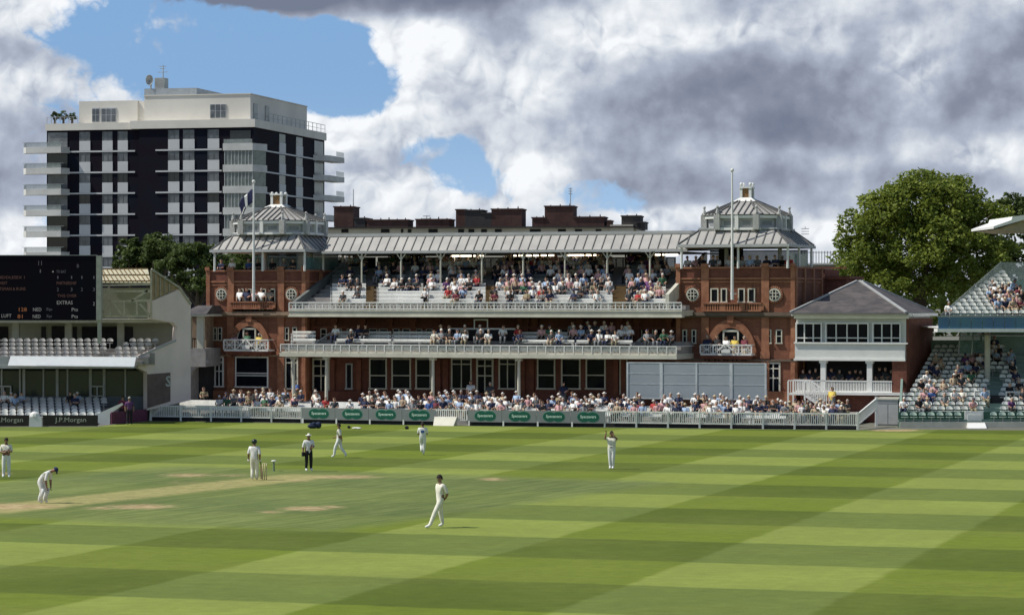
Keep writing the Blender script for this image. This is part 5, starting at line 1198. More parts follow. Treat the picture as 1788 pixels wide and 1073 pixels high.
    for px in (272, 280, 288, 296): x = B.u(px, 0); q.box(x - .03, x + .03, .0, .045, B.z(px, 524 - (px - 266) * .43, 0), B.z(px, 474 + (px - 266) * .62, 0))
    q.bar((B.u(264, 0), -.02, B.z(264, 470, 0)), (B.u(313, 0), -.02, B.z(313, 502, 0)), .12, .14); q.bar((B.u(313, 0), -.02, B.z(313, 502, 0)), (B.u(333, 0), -.02, B.z(333, 531, 0)), .12, .14)
    o = q.build('verge', steel, r); o.location = f_.location; o.rotation_euler = (0, 0, B.rz)
    return A, rows, rows2
LA, LR1, LR2 = left_stand()
for i, (v, z) in enumerate(LR1[:2]):
    x = LA.u(-6, v)
    while x < LA.u(172, v):
        put_seat(LA, x, v, z, SEAT, 'white plastic seat behind the black advertising boards of the left stand', 'white seats of the lower left tier'); x += .5
# the remaining, smaller rows of the left stand as one mass, greyed in colour to carry their shade
b = MB(); src = SEAT
vs = np.empty(len(src.vertices) * 3); src.vertices.foreach_get('co', vs); vs = vs.reshape(-1, 3); fcs = [tuple(p.vertices) for p in src.polygons]
for rows, r0, pr in ((LR1[2:], -6, 174), (LR2, -6, 236)):
    for i, (v, z) in enumerate(rows):
        x = LA.u(r0, v); e = LA.u(pr + (11 * i if pr == 236 else 6 * i), v)
        while x < e:
            if not (pr == 236 and abs(x - LA.u(176 + 9 * i, v)) < .45): b.add([tuple(q + np.array([x, v, z])) for q in vs], fcs)
            x += .5
o = b.build('stadium_seating', mat('shade_grey_plastic', (.50, .49, .48), .5)); o.location = (LA.X0, LA.D, 0); tag(o, 'rows of shade-greyed plastic seats on the middle tier of the left stand', 'seats', None, 'stuff')

def scoreboard():
    A = LA; V = 1.6; r = empty('scoreboard', A.world(A.u(80, V), V, 0), 0, 'huge black electronic scoreboard with dim lettering above the left stand', 'scoreboard'); ux = A.u(80, V)
    U = lambda px: A.u(px, V) - ux; Z = lambda py: A.z(80, py, V)
    b = MB(); b.box(U(-80), U(168), 0, .5, Z(559), Z(446)); b.build('screen', mat('led_black', (.007, .008, .014), .8, c2=(.010, .007, .012), scale=.6, spec=.05), r)
    b = MB(); b.box(U(168) + .005, U(176.5), -.05, .6, Z(559), Z(446)); b.box(U(168) + .06, U(175.5), .1, .5, Z(600), Z(559) - .003); b.build('pillar', mat('pillar_grey', (.40, .40, .36), .7), r)
    b = MB(); b.box(U(-80), U(168), -.02, .55, Z(446) + .003, Z(445)); b.build('top_trim', M['grey'], r)
    wt = mat('led_white', (.05, .05, .06), .5, emit=(.5, .5, .6, .08)); rd = mat('led_red', (.06, .03, .03), .5, emit=(.75, .35, .28, .06)); br = mat('led_bright', (.1, .1, .1), .5, emit=(.8, .8, .78, .17)); og = mat('led_orange', (.1, .05, .03), .5, emit=(1, .35, .12, .17))
    def t(txt, px, py, h, m_, wpx): lettering('score_text', txt, m_, r, U(px), -.012, Z(py), h * .0362, wpx * .0362)
    t('11', 70, 459, 8, wt, 6); t('1', 70.5, 473, 6, wt, 2); t('B', 136, 464, 6, wt, 4); t('TO BAT', 107, 474, 5, wt, 17); t('\u2022', 92.5, 474, 3, br, 3)
    for px_, s_ in ((101, '1'), (125, '1'), (143, '1'), (164, '1')): t(s_, px_, 484, 5, wt, 2)
    t('PARTNERSHIP', 116, 494, 5.5, rd, 35)
    for px_, s_ in ((101, '2'), (125, '3'), (143, '2'), (164, '3')): t(s_, px_, 505, 6, wt, 3.5)
    t('THIS OVER', 117, 516, 5, rd, 34); t('EXTRAS', 113, 528, 6.5, br, 28); t('2', 164, 530, 6, br, 3)
    t('128', 39, 540, 6.5, og, 14); t('NED', 65, 540, 6, br, 15); t('Sp', 86, 540, 6, wt, 11); t('Pts', 130.5, 540, 6, br, 11)
    t('81', 36, 552, 6.5, og, 9); t('NED', 64, 552, 6, br, 14); t('Sp', 86, 552, 6, wt, 10); t('Pts', 130.5, 552, 6, br, 11)
    t('L LUFT', 8, 551, 6, br, 24); t('MIDDLESEX 1', 20, 484, 5, rd, 48); t('WEST', 5, 494, 5, rd, 16); t('BATSMAN & RUNS', 18, 504, 5.5, rd, 54)
scoreboard()
# link building between the left stand and the left tower
def link_building():
    A = Frame(330, 192.0, 10.0); r = A.root('stair_pavilion', 'narrow white link building with an arched passage beside the left tower', 'building')
    w = MB(); A.bx(w, 316, 359, 608, 640, 0, 4); A.bx(w, 316, 331, 640, 712, 0, 4); w.build('wall', mat('grey_render', (.36, .34, .325), .8), r)
    w = MB(); A.bx(w, 331.2, 362, 636, 712, 2.2, 4); w.build('passage', M['dark'], r)
    x0, x1 = A.u(331, 0), A.u(363, 0); zt = A.z(345, 634, 0); zb = A.z(345, 662, 0); a = MB(); n = 10
    pts = [(x0, zt + .3), (x0, zb)] + [(x0 + (x1 - x0) * (1 - math.cos(PI / 2 * i / n)), zb + (zt - zb) * math.sin(PI / 2 * i / n)) for i in range(1, n + 1)] + [(x1, zt + .3)]
    a.prism(pts, .05, .6); a.build('arch', M['concrete'], r)
    c = MB()
    for px in (327, 349): x = A.u(px, 0); c.box(x - .24, x + .24, .0, .4, A.z(px, 608, 0), A.z(px, 552, 0))
    c.build('column', M['cream'], r)
    w = MB(); A.bx(w, 316, 360, 552, 608, 2.0, 4); w.build('rear_wall', M['stone'], r)
    w = MB(); A.bx(w, 318, 358, 590, 592, .5, .6)
    for i in range(12): px = 319 + i * 3.3; A.bx(w, px, px + .8, 592, 608, .52, .58)
    w.build('railing', M['dark'], r)
    w = MB(); u0, u1 = A.u(315, -.3), A.u(362, -.3); w.vprism([(u0, -.5), (u1, -.5), (u1, 4.4), (u0, 4.4)], A.z(338, 548, 0), A.z(338, 533, 1.5), [(u0 + .9, 1), (u1, 1), (u1, 3), (u0 + .9, 3)]); w.build('roof', M['slate'], r)
    w = MB(); w.box(u0, u1, -.45, 4, A.z(338, 552, 0), A.z(338, 548.3, 0)); w.build('cornice', M['cream'], r)
link_building()

# ================================================================ fence, boards, gate
def run(px0, px1, off=0.0, n=None):
    """ground points along the boundary between two photo columns"""
    out = []; n = n or max(1, round((px1 - px0) / 56))
    for i in range(n + 1):
        x, y = edge_at(px0 + (px1 - px0) * i / n); out.append(Vector((x, y + off, 0)))
    return out
def fence(px0, px1, label, n=None):
    P = run(px0, px1, .35, n); o = P[0].copy(); r = empty('picket_fence', o, 0, label, 'fence', 'white picket fences round the terrace')
    rail = MB(); pk = MB(); bd = MB()
    for a, b in zip(P, P[1:]):
        a, b = a - o, b - o; L = (b - a).length; nn = int(L / .125); d = (b - a).normalized()
        rail.bar(a + Vector((0, 0, .98)), b + Vector((0, 0, .98)), .07, .08); rail.bar(a + Vector((0, 0, .30)), b + Vector((0, 0, .30)), .05, .07)
        for i in range(1, nn): p = a + (b - a) * i / nn; pk.box(p.x - .026, p.x + .026, p.y - .03, p.y + .0, .30, .98)
        bd.bar(a + Vector((0, .25, .12)), b + Vector((0, .25, .12)), .05, .24)
    rail.build('rail', M['white'], r); pk.build('picket', M['white'], r); bd.build('base_board', M['black'], r)
    for p in P:
        q = p - o; m_ = MB(); m_.box(q.x - .055, q.x + .055, q.y - .11, q.y - .03, 0, 1.02); m_.build('post', M['white'], r)
fence(262, 526, 'white picket fence along the left part of the terrace, left of the grey boards')
fence(1056, 1499, 'white picket fence along the right part of the terrace, right of the grey boards')
grn = mat('logo_green', (.004, .10, .065), .5, amt=.1); rim = mat('logo_rim', (.10, .30, .22), .5); brd = mat('board_grey', (.215, .235, .24), .6, amt=.08); lgw = mat('logo_letter', (.55, .72, .62), .5, amt=.05)
def boards(px0, px1, centres, n, lab):
    P = run(px0, px1, .18, n)
    names = lab
    for i, (a, b) in enumerate(zip(P, P[1:])):
        L = (b - a).length; ang = math.atan2(b.y - a.y, b.x - a.x); r = empty('advertising_board', a, ang, names[i], 'advertising board', 'grey advertising boards with green logos')
        m_ = MB(); m_.box(.01, L - .01, 0, .06, .24, 1.0); m_.build('board', brd, r); m_ = MB(); m_.box(0, L, .15, .2, 0, .23); m_.build('base_board', M['black'], r)
        m_ = MB(); m_.box(-.05 + .12, .05 + .12, -.06, -.004, 0, .30); m_.build('post', M['white'], r)
        cx = L * .52; cz = .63
        for k, (mm, ex, dd) in enumerate(((rim, .03, .006), (grn, 0, .012))):
            g = MB(); pts = []; n_ = 40
            for j in range(n_):                                  # two overlapping ovals
                t = 2 * PI * j / n_; best = 0
                for s_ in (-.28, .28):
                    # ray from centre to the far side of an ellipse at s_
                    ax, az = .42 + ex, .30 + ex; dx, dz = math.cos(t), math.sin(t)
                    A_ = (dx / ax) ** 2 + (dz / az) ** 2; B_ = -2 * dx * s_ / ax ** 2; C_ = (s_ / ax) ** 2 - 1; disc = B_ * B_ - 4 * A_ * C_
                    if disc > 0: best = max(best, (-B_ + math.sqrt(disc)) / (2 * A_))
                pts.append((cx + math.cos(t) * best, cz + math.sin(t) * best))
            g.prism(pts, -dd, -dd + .005); lg = g.build('logo', mm, r)
        lettering('logo_text', 'Specsavers', lgw, r, cx, -.016, cz, .24, 1.02, bold=True)
boards(526, 760, None, 4, ['grey board with green oval logo, leftmost of all eight', 'grey board with green oval logo, second from the left end', 'grey board with green oval logo, third from the left end', 'grey board with green oval logo just left of the white gate'])
boards(816, 1056, None, 4, ['grey board with green oval logo just right of the white gate', 'grey board with green oval logo, second right of the gate', 'grey board with green oval logo, third right of the gate', 'grey board with green oval logo, rightmost of all eight'])
def gate():
    P = run(760, 816, .3, 1); o, b = P; L = (b - o).length; ang = math.atan2(b.y - o.y, b.x - o.x); r = empty('white_gate', o, ang, 'white picket gate with a sloping white apron in the middle of the boards', 'gate')
    g = MB(); g.box(0, L, 0, .05, .95, 1.02); g.box(0, L, 0, .05, .3, .36)
    for i in range(16): x = L * (i + .5) / 16; g.box(x - .03, x + .03, -.02, 0, .3, .95)
    g.build('picket', M['white'], r); g = MB(); g.vprism([(.1, -.75), (1.45, -.75), (1.45, -.03), (.1, -.03)], .0, .55, [(.0, -.2), (1.5, -.2), (1.5, -.03), (0, -.03)]); g.build('apron', M['cream'], r)
gate()
# raked ends of the terrace fence
def rake(pts, label):
    o = Vector(pts[0]); r = empty('raked_fence', o, 0, label, 'fence'); m_ = MB(); pk = MB()
    for a, b in zip(pts, pts[1:]):
        a, b = Vector(a) - o, Vector(b) - o; m_.bar(a + Vector((0, 0, .95)), b + Vector((0, 0, .95)), .09, .10); m_.bar(a + Vector((0, 0, .3)), b + Vector((0, 0, .3)), .05, .07); n = int((b - a).length / .14)
        for i in range(1, n): p = a.lerp(b, i / n); pk.box(p.x - .025, p.x + .025, p.y - .025, p.y + .025, p.z + .3, p.z + .95)
    for p in pts: q = Vector(p) - o; m_.box(q.x - .07, q.x + .07, q.y - .07, q.y + .07, 0, q.z + 1.1)
    m_.build('rail', M['white'], r); pk.build('picket', M['white'], r)
x, y = edge_at(262); e = F.world(F.u(318, -3), -3, 1.0); rake([(x, y + .35, 0), (e.x, e.y, 1.0)], 'white raked fence climbing at the left end of the terrace')
x, y = edge_at(1499); e = F.world(F.u(1530, -6.5), -6.5, .8); rake([(x, y + .35, 0), (e.x, e.y, .8)], 'white raked fence climbing at the right end of the terrace')
# black boards on the left, white box between them, purple boards
def board(px0, px1, h, mm, txt, label, tx=.5, off=.2, th=.4, wd=2.6, z0=0.03):
    a, b = [Vector((*edge_at(p), 0)) for p in (px0, px1)]; L = (b - a).length; ang = math.atan2(b.y - a.y, b.x - a.x)
    r = empty('advertising_board', a + Vector((0, off, 0)), ang, label, 'advertising board'); m_ = MB(); m_.box(0, L, 0, .08, z0, h); m_.build('board', mm, r)
    if txt: lettering('board_text', txt, M['cream'], r, L * tx, -.01, h * .55, th, wd)
blk = mat('board_black', (.030, .022, .020), .5)
bb = board(74, 170, .72, blk, 'J.P.Morgan', 'black advertising board with pale serif lettering left of the purple barrier', .51, .2, .38, 1.95)
board(-60, 50, .72, blk, 'J.P.Morgan', 'black advertising board cut by the left edge of the photo', .66, .2, .38, 1.95)
pur = mat('purple_banner', (.15, .035, .085), .6)
board(193, 255, .80, pur, None, 'purple banner board between the left stand and the picket fence', .5, .6)
def white_box():
    x, y = edge_at(61); r = empty('covered_box', (x, y + .4, 0), .1, 'white covered box standing between the two black boards', 'box'); m_ = MB()
    m_.vprism([(-.42, -.3), (.38, -.3), (.38, .35), (-.42, .35)], 0, .62, [(-.40, -.25), (.36, -.25), (.36, .3), (-.40, .3)]); m_.build('body', M['white'], r)
    m_ = MB(); m_.ball((-.08, 0, .66), .33, .28, .30, 0, 10, 6); m_.build('cover', M['white'], r)
white_box()
s = MB(); A = LA
o = empty('side_ramp_wall', A.world(A.u(170, 1.0), 1.0, 0), 0, 'low white sloping wall at the right end of the left stand seats', 'wall'); ux = A.u(170, 1.0)
s.prism([(0, 0), (A.u(192, 1) - ux, 0), (A.u(192, 1) - ux, A.z(192, 722, 1)), (A.u(215, 1) - ux, A.z(215, 706, 1)), (A.u(213, 1) - ux, A.z(213, 703, 1)), (0, A.z(170, 722, 1))], 0, .2); s.build('wall', M['white'], o)
# ================================================================ people
SKIN = {'pale': mat('skin_pale', (.50, .30, .21), .6, amt=.08), 'brown': mat('skin_brown', (.27, .15, .095), .6, amt=.1)}
def cloth(name, c): return mat('cloth_' + name, c, .85, amt=.18, scale=6)
CL = {k: cloth(k.replace(' ', '_'), c) for k, c in {'white': (.82, .82, .80), 'cream': (.80, .77, .66), 'navy': (.02, .028, .07), 'light blue': (.34, .45, .62), 'pale pink': (.62, .36, .36), 'grey': (.22, .23, .24), 'black': (.015, .015, .018),
      'beige': (.45, .36, .25), 'red': (.42, .04, .04), 'blue': (.06, .13, .36), 'green': (.05, .14, .08), 'yellow': (.62, .48, .10), 'purple': (.13, .05, .16), 'orange': (.60, .20, .07), 'khaki': (.28, .24, .15), 'maroon': (.16, .03, .05), 'dark grey': (.07, .075, .08)}.items()}
HAIR = {'dark': cloth('dark_hair', (.025, .018, .014)), 'brown': cloth('brown_hair', (.09, .05, .025)), 'grey': cloth('grey_hair', (.36, .35, .33)), 'white': cloth('white_hat', (.78, .77, .72)), 'straw': cloth('straw_hat', (.62, .52, .33)), 'navyc': cloth('navy_cap', (.02, .03, .09))}
def skin_body(name, J, E, levels=1):
    """one continuous figure: joints J {name:(x,y,z,r)}, bones E [(a,b,region)] with regions 0 skin 1 top 2 trousers 3 shoes; returns a mesh"""
    me = bpy.data.meshes.new(name); ks = list(J); ix = {k: i for i, k in enumerate(ks)}
    me.from_pydata([J[k][:3] for k in ks], [(ix[a], ix[b]) for a, b, _ in E], [])
    ob = bpy.data.objects.new(name, me); col.objects.link(ob)
    ob.modifiers.new('skin', 'SKIN'); sk = me.skin_vertices[0].data if me.skin_vertices else None
    if sk is None:
        bm_ = bmesh.new(); bm_.from_mesh(me); bm_.verts.layers.skin.verify(); bm_.to_mesh(me); bm_.free(); sk = me.skin_vertices[0].data
    for k in ks:
        r_ = J[k][3]; sk[ix[k]].radius = r_ if isinstance(r_, tuple) else (r_, r_); sk[ix[k]].use_root = (k == 'pelvis')
    ob.modifiers['skin'].use_smooth_shade = True
    if levels: ss = ob.modifiers.new('sub', 'SUBSURF'); ss.levels = levels
    bpy.context.view_layer.update()
    out = bpy.data.meshes.new_from_object(ob.evaluated_get(bpy.context.evaluated_depsgraph_get())); bpy.data.objects.remove(ob); out.name = name
    segs = [(Vector(J[a][:3]), Vector(J[b][:3]), r_) for a, b, r_ in E]
    out.materials.clear()
    for p in out.polygons:
        best = 1e9; reg = 1
        for a, b, r_ in segs:
            d = b - a; t = max(0, min(1, (p.center - a).dot(d) / max(1e-9, d.length_squared))); dd = (p.center - (a + d * t)).length
            if dd < best: best, reg = dd, r_
        p.material_index = reg; p.use_smooth = True
    return out
BONES = [('pelvis', 'spine', 1), ('spine', 'chest', 1), ('chest', 'neckb', 1), ('neckb', 'neck', 0), ('neck', 'head', 0), ('head', 'crown', 0),
         ('chest', 'shL', 1), ('shL', 'elL', 1), ('elL', 'wrL', 0), ('wrL', 'haL', 0), ('chest', 'shR', 1), ('shR', 'elR', 1), ('elR', 'wrR', 0), ('wrR', 'haR', 0),
         ('pelvis', 'hiL', 2), ('hiL', 'knL', 2), ('knL', 'anL', 2), ('anL', 'toL', 3), ('pelvis', 'hiR', 2), ('hiR', 'knR', 2), ('knR', 'anR', 2), ('anR', 'toR', 3)]
STAND = dict(pelvis=(0, 0, .95, (.165, .125)), spine=(0, 0, 1.12, (.16, .12)), chest=(0, 0, 1.34, (.185, .125)), neckb=(0, .01, 1.47, .08), neck=(0, .0, 1.54, .056), head=(0, -.015, 1.66, (.084, .10)), crown=(0, -.005, 1.74, .075),
             shL=(.20, 0, 1.42, .078), elL=(.26, .03, 1.16, .062), wrL=(.27, -.05, .92, .034), haL=(.27, -.08, .85, .036), shR=(-.20, 0, 1.42, .078), elR=(-.26, .03, 1.16, .062), wrR=(-.27, -.05, .92, .034), haR=(-.27, -.08, .85, .036),
             hiL=(.10, 0, .90, .115), knL=(.11, -.02, .50, .088), anL=(.12, .02, .12, .066), toL=(.14, -.14, .048, .042), hiR=(-.10, 0, .90, .115), knR=(-.11, -.02, .50, .088), anR=(-.12, .02, .12, .066), toR=(-.14, -.14, .048, .042))
def pose(**k): d = dict(STAND); d.update({a: (b if len(b) == 4 else (*b, STAND[a][3])) for a, b in k.items()}); return d
def hand_and_face(me, J, facing=(0, -1, 0)):
    """five fingers on each hand, nose and ears, added into the body mesh"""
    b = MB()
    for s_ in 'LR':
        h, w_ = Vector(J['ha' + s_][:3]), Vector(J['wr' + s_][:3]); d = (h - w_).normalized(); side = d.cross(Vector((0, 1, 0) if abs(d.y) < .8 else (1, 0, 0))).normalized(); nrm = d.cross(side)
        for i, (o, L) in enumerate(((-.027, .062), (-.009, .075), (.009, .078), (.027, .068))):
            a = h + side * o + d * .012; m1 = a + d * L * .55 + nrm * .006; b.tube(a, m1, .0095, .0088, 5); b.tube(m1, m1 + d * L * .42 + nrm * .018, .0086, .007, 5)
        a = h - side * .028 - d * .02; m1 = a - side * .022 + d * .028; b.tube(a, m1, .011, .0095, 5); b.tube(m1, m1 + d * .03 + nrm * .006, .0095, .0078, 5)
    hd = Vector(J['head'][:3]); up = (Vector(J['crown'][:3]) - Vector(J['neck'][:3])).normalized(); f = Vector(facing); f = (f - up * f.dot(up)).normalized(); sd_ = f.cross(up)
    b.tube(hd + f * .085 + up * .02, hd + f * .118 - up * .012, .008, .017, 6); b.tube(hd + f * .080 - up * .055 - sd_ * .022, hd + f * .080 - up * .055 + sd_ * .022, .008, .008, 5)
    for s_ in (-1, 1): b.ball(tuple(hd + sd_ * s_ * .088 - up * .002), .012, .02, .03, 0, 6, 4)
    bm_ = bmesh.new(); bm_.from_mesh(me); o = [bm_.verts.new(v) for v in b.v]
    for q in b.f:
        try: fc = bm_.faces.new([o[i] for i in q]); fc.material_index = 0; fc.smooth = True
        except ValueError: pass
    bm_.to_mesh(me); bm_.free()
    e = MB()
    for s_ in (-1, 1): e.ball(tuple(hd + f * .092 + up * .022 + sd_ * s_ * .032), .011, .011, .009, 0, 6, 4)
    return e
def hair_mesh(J, facing=(0, -1, 0), cap=False, hat=False):
    hd, cr, nk = (Vector(J[k][:3]) for k in ('head', 'crown', 'neck')); up = (cr - nk).normalized(); f = Vector(facing); f = (f - up * f.dot(up)).normalized(); sd_ = f.cross(up)
    b = MB(); n, m_ = 12, 6; c = hd + up * .035 - f * .012; vs = []; fs = []
    for j in range(m_ + 1):
        t = PI / 2 * j / m_
        for i in range(n):
            a = 2 * PI * i / n; drop = (.065 if not cap else .02) * (1 - math.sin(t)) * (1 - math.cos(a)) / 2 * 1.3
            vs.append(c + (f * math.cos(a) * .112 + sd_ * math.sin(a) * .098) * math.cos(t) + up * (math.sin(t) * .105 - drop))
    for j in range(m_):
        for i in range(n): fs.append((j * n + i, j * n + (i + 1) % n, (j + 1) * n + (i + 1) % n, (j + 1) * n + i))
    b.add(vs, fs)
    if cap:                                                     # peak
        for s_ in (0,): 
            A_ = c + up * .012; b.add([A_ + f * .09 + sd_ * .07, A_ + f * .09 - sd_ * .07, A_ + f * .175 - sd_ * .045 - up * .02, A_ + f * .175 + sd_ * .045 - up * .02,
                                      A_ + f * .09 + sd_ * .07 - up * .012, A_ + f * .09 - sd_ * .07 - up * .012, A_ + f * .175 - sd_ * .045 - up * .032, A_ + f * .175 + sd_ * .045 - up * .032], [(0, 3, 2, 1), (4, 5, 6, 7), (0, 4, 7, 3), (1, 2, 6, 5), (2, 3, 7, 6)])
    if hat:                                                     # round brim
        A_ = c + up * .015; vs = [A_ + (f * math.cos(2 * PI * i / n) + sd_ * math.sin(2 * PI * i / n)) * q - up * dz for dz in (0, .012) for q in (.09, .155) for i in range(n)]
        b.add(vs, [(i, (i + 1) % n, n + (i + 1) % n, n + i) for i in range(n)] + [(2 * n + i, 3 * n + i, 3 * n + (i + 1) % n, 2 * n + (i + 1) % n) for i in range(n)] + [(n + i, n + (i + 1) % n, 3 * n + (i + 1) % n, 3 * n + i) for i in range(n)])
    return b
def player(px, py, face_deg, J, label, skin='brown', top='cream', trs='white', shoes='white', hair='dark', hatkind=None, extras=None, scale=1.0, sleeves=False):
    """stands on the field at photo column px, row py; face_deg 0 looks at the camera, 90 to the photo's right"""
    E = BONES if not sleeves else [(a, b, 1 if (a[:2] == 'el' and b[:2] == 'wr') else r_) for a, b, r_ in BONES]
    me = skin_body('person', J, E, 1); e = hand_and_face(me, J)
    for m_ in (SKIN[skin], CL[top], CL[trs], CL[shoes]): me.materials.append(m_)
    x, y = ground(px, py); o = link_mesh('person', me, None, (x, y, 0), R(face_deg)); o.scale = (scale,) * 3; tag(o, label, 'person')
    e.build('eye', M['black'], o, True)
    h = hair_mesh(J, cap=hatkind == 'cap', hat=hatkind == 'hat'); h.build('hair' if not hatkind else ('hat' if hatkind == 'hat' else 'cap'), HAIR[hair], o, True)
    if extras: extras(o)
    return o
def band(o, z, r, m_, h=.05, ry=None):
    b = MB(); n = 14; ry = ry or r * .72; b.vprism([(r * math.cos(2 * PI * i / n), ry * math.sin(2 * PI * i / n)) for i in range(n)], z, z + h); b.build('sweater_band', m_, o, True)
# 1 far left fielder, arms folded, banded sweater
def x1(o): band(o, 1.03, .165, CL['maroon'], .045); band(o, 1.10, .163, CL['navy'], .03)
player(11, 833.5, 6, pose(elL=(.25, -.04, 1.17), wrL=(.06, -.20, 1.18), haL=(-.04, -.21, 1.20), elR=(-.25, -.04, 1.15), wrR=(-.05, -.17, 1.13), haR=(.06, -.20, 1.13)),
       'fielder standing with folded arms at the far left of the field in a banded sweater', 'brown', 'cream', 'white', 'white', extras=x1)
# 2 bent figure with hands on knees, facing right
J = pose(pelvis=(0, .16, .90), spine=(0, .02, 1.03), chest=(0, -.22, 1.18), neckb=(0, -.34, 1.24), neck=(0, -.40, 1.27), head=(0, -.50, 1.28), crown=(0, -.555, 1.34),
         shL=(.18, -.26, 1.17), elL=(.23, -.22, .90), wrL=(.16, -.26, .64), haL=(.14, -.27, .56), shR=(-.18, -.26, 1.17), elR=(-.23, -.20, .90), wrR=(-.16, -.22, .64), haR=(-.14, -.24, .56),
         hiL=(.10, .12, .86), knL=(.13, -.12, .50), anL=(.13, .02, .09), toL=(.14, -.15, .045), hiR=(-.10, .12, .86), knR=(-.12, -.02, .49), anR=(-.13, .12, .09), toR=(-.14, -.05, .045))
def x2(o):
    for s_, y0, y1 in ((.13, -.16, -.04), (-.125, -.07, .06)):
        b = MB(); b.tube((s_, y0, .56), (s_, y1, .10), .085, .065, 10); b.build('leg_pad', CL['white'], o, True)
player(75, 877.5, 78, J, 'batsman bending forward with hands on his knees, wearing a dark cap and pads', 'brown', 'white', 'white', 'white', 'navyc', 'cap', x2)
# 3 batsman seen from behind with bat
J = pose(elL=(.25, .05, 1.16), wrL=(.27, -.03, .94), haL=(.27, -.05, .87), elR=(-.26, .06, 1.15), wrR=(-.25, -.02, .93), haR=(-.25, -.03, .86), knL=(.10, -.06, .50), anL=(.08, .10, .12), toL=(.09, -.05, .05), knR=(-.10, -.04, .50), anR=(-.09, -.02, .09), toR=(-.10, -.18, .045))
def x3(o):
    b = MB(); b.tube((-.26, -.05, .92), (-.29, -.06, .62), .017, .019, 8); b.build('bat_handle', CL['black'], o, True)
    b = MB(); b.add([(-.33, -.075, .62), (-.25, -.075, .62), (-.25, -.04, .62), (-.33, -.04, .62), (-.37, -.10, .05), (-.27, -.10, .05), (-.27, -.055, .05), (-.37, -.055, .05)], [(0, 1, 2, 3), (4, 7, 6, 5), (0, 4, 5, 1), (1, 5, 6, 2), (2, 6, 7, 3), (3, 7, 4, 0)]); b.build('bat_blade', mat('willow', (.50, .38, .22), .5), o)
    b = MB(); b.ball((0, -.01, 1.69), .125, .14, .12, 0, 12, 8); b.build('helmet', mat('helmet_green', (.02, .035, .03), .35), o, True)
    for s_, y0, y1 in ((.10, -.12, 0.02), (-.10, -.10, -.06)):
        b = MB(); b.tube((s_, y0 + .02, .62), (s_, y1, .10), .085, .062, 10); b.build('leg_pad', CL['cream'], o, True)
    for s_ in (-.26, .27): b = MB(); b.ball((s_, -.05, .87), .05, .05, .065, 0, 8, 6); b.build('glove', CL['white'], o, True)
player(444, 837.5, 172, J, 'batsman seen from behind walking with his bat hanging low in his right hand', 'brown', 'white', 'cream', 'white', 'dark', None, x3)
# 4 umpire
J = pose(elL=(.26, .02, 1.17), wrL=(.10, -.20, 1.12), haL=(.03, -.24, 1.13), elR=(-.27, .03, 1.15), wrR=(-.27, -.02, .93), haR=(-.26, -.04, .86))
def x4(o):
    b = MB(); b.box(-.34, -.20, -.10, .04, .72, .92); b.build('folded_jacket', CL['black'], o)
player(539, 822.5, 22, J, 'umpire in a white shirt, black trousers and a round white hat', 'brown', 'white', 'black', 'white', 'white', 'hat', x4, .98)
# 5 fielder walking
J = pose(elL=(.24, .14, 1.18), wrL=(.20, .20, .95), haL=(.19, .20, .88), elR=(-.24, -.03, 1.17), wrR=(-.20, -.24, 1.05), haR=(-.18, -.30, 1.03), knL=(.10, -.18, .52), anL=(.10, -.24, .11), toL=(.11, -.39, .06), knR=(-.10, .08, .50), anR=(-.10, .36, .16), toR=(-.10, .28, .05))
player(592, 798.5, -100, J, 'fielder walking with a long stride between the umpire and the boundary', 'brown', 'cream', 'white', 'white', 'dark', None, None, .97)
# 6 fielder from behind near the boards
J = pose(elL=(.25, -.02, 1.18), wrL=(.24, -.22, 1.10), haL=(.23, -.29, 1.11), elR=(-.25, -.02, 1.18), wrR=(-.22, -.20, 1.10), haR=(-.20, -.27, 1.11), knL=(.08, -.16, .55), anL=(.06, .06, .25), toL=(.06, -.05, .17), knR=(-.07, -.04, .49), anR=(-.04, .02, .09), toR=(-.04, -.13, .045))
def x6(o): b = MB(); b.box(-.09, .09, .105, .125, 1.20, 1.34); b.build('shirt_number', CL['blue'], o)
player(738, 794, 178, J, 'fielder running away towards the boards left of the white gate, seen from behind', 'brown', 'white', 'white', 'white', 'dark', None, x6, .95)
# 7 nearest fielder, legs apart, looking left
J = pose(pelvis=(0, .02, .93), spine=(.0, .02, 1.10), shL=(.17, .06, 1.42), shR=(-.17, -.02, 1.42), elL=(.24, .18, 1.17), wrL=(.14, .16, 1.0), haL=(.06, .16, .97), elR=(-.26, .08, 1.16), wrR=(-.22, .19, .98), haR=(-.14, .20, .94),
         hiL=(.10, -.02, .88), knL=(.12, -.24, .50), anL=(.13, -.42, .09), toL=(.14, -.60, .045), hiR=(-.09, .03, .88), knR=(-.13, .08, .48), anR=(-.12, .16, .10), toR=(-.14, .0, .045))
player(768, 920.5, -66, J, 'nearest fielder standing with legs apart and hands behind his back, looking left', 'brown', 'cream', 'cream', 'white', 'dark', None, None, 1.03)
# 8 right fielder, hands raised to the head
J = pose(elL=(.28, -.10, 1.40), wrL=(.13, -.18, 1.58), haL=(.09, -.16, 1.65), elR=(-.30, -.12, 1.42), wrR=(-.24, -.18, 1.64), haR=(-.24, -.18, 1.73), anL=(.06, .02, .10), toL=(.07, -.13, .045), anR=(-.06, .02, .10), toR=(-.08, -.13, .045), knL=(.075, -.03, .5), knR=(-.075, -.02, .5))
def x8(o): band(o, 1.0, .165, CL['navy'], .05); band(o, 1.14, .155, CL['grey'], .03)
player(1068, 818.5, -12, J, 'fielder on the right raising both hands to his head, navy band on his sweater', 'brown', 'cream', 'white', 'white', 'dark', None, x8)

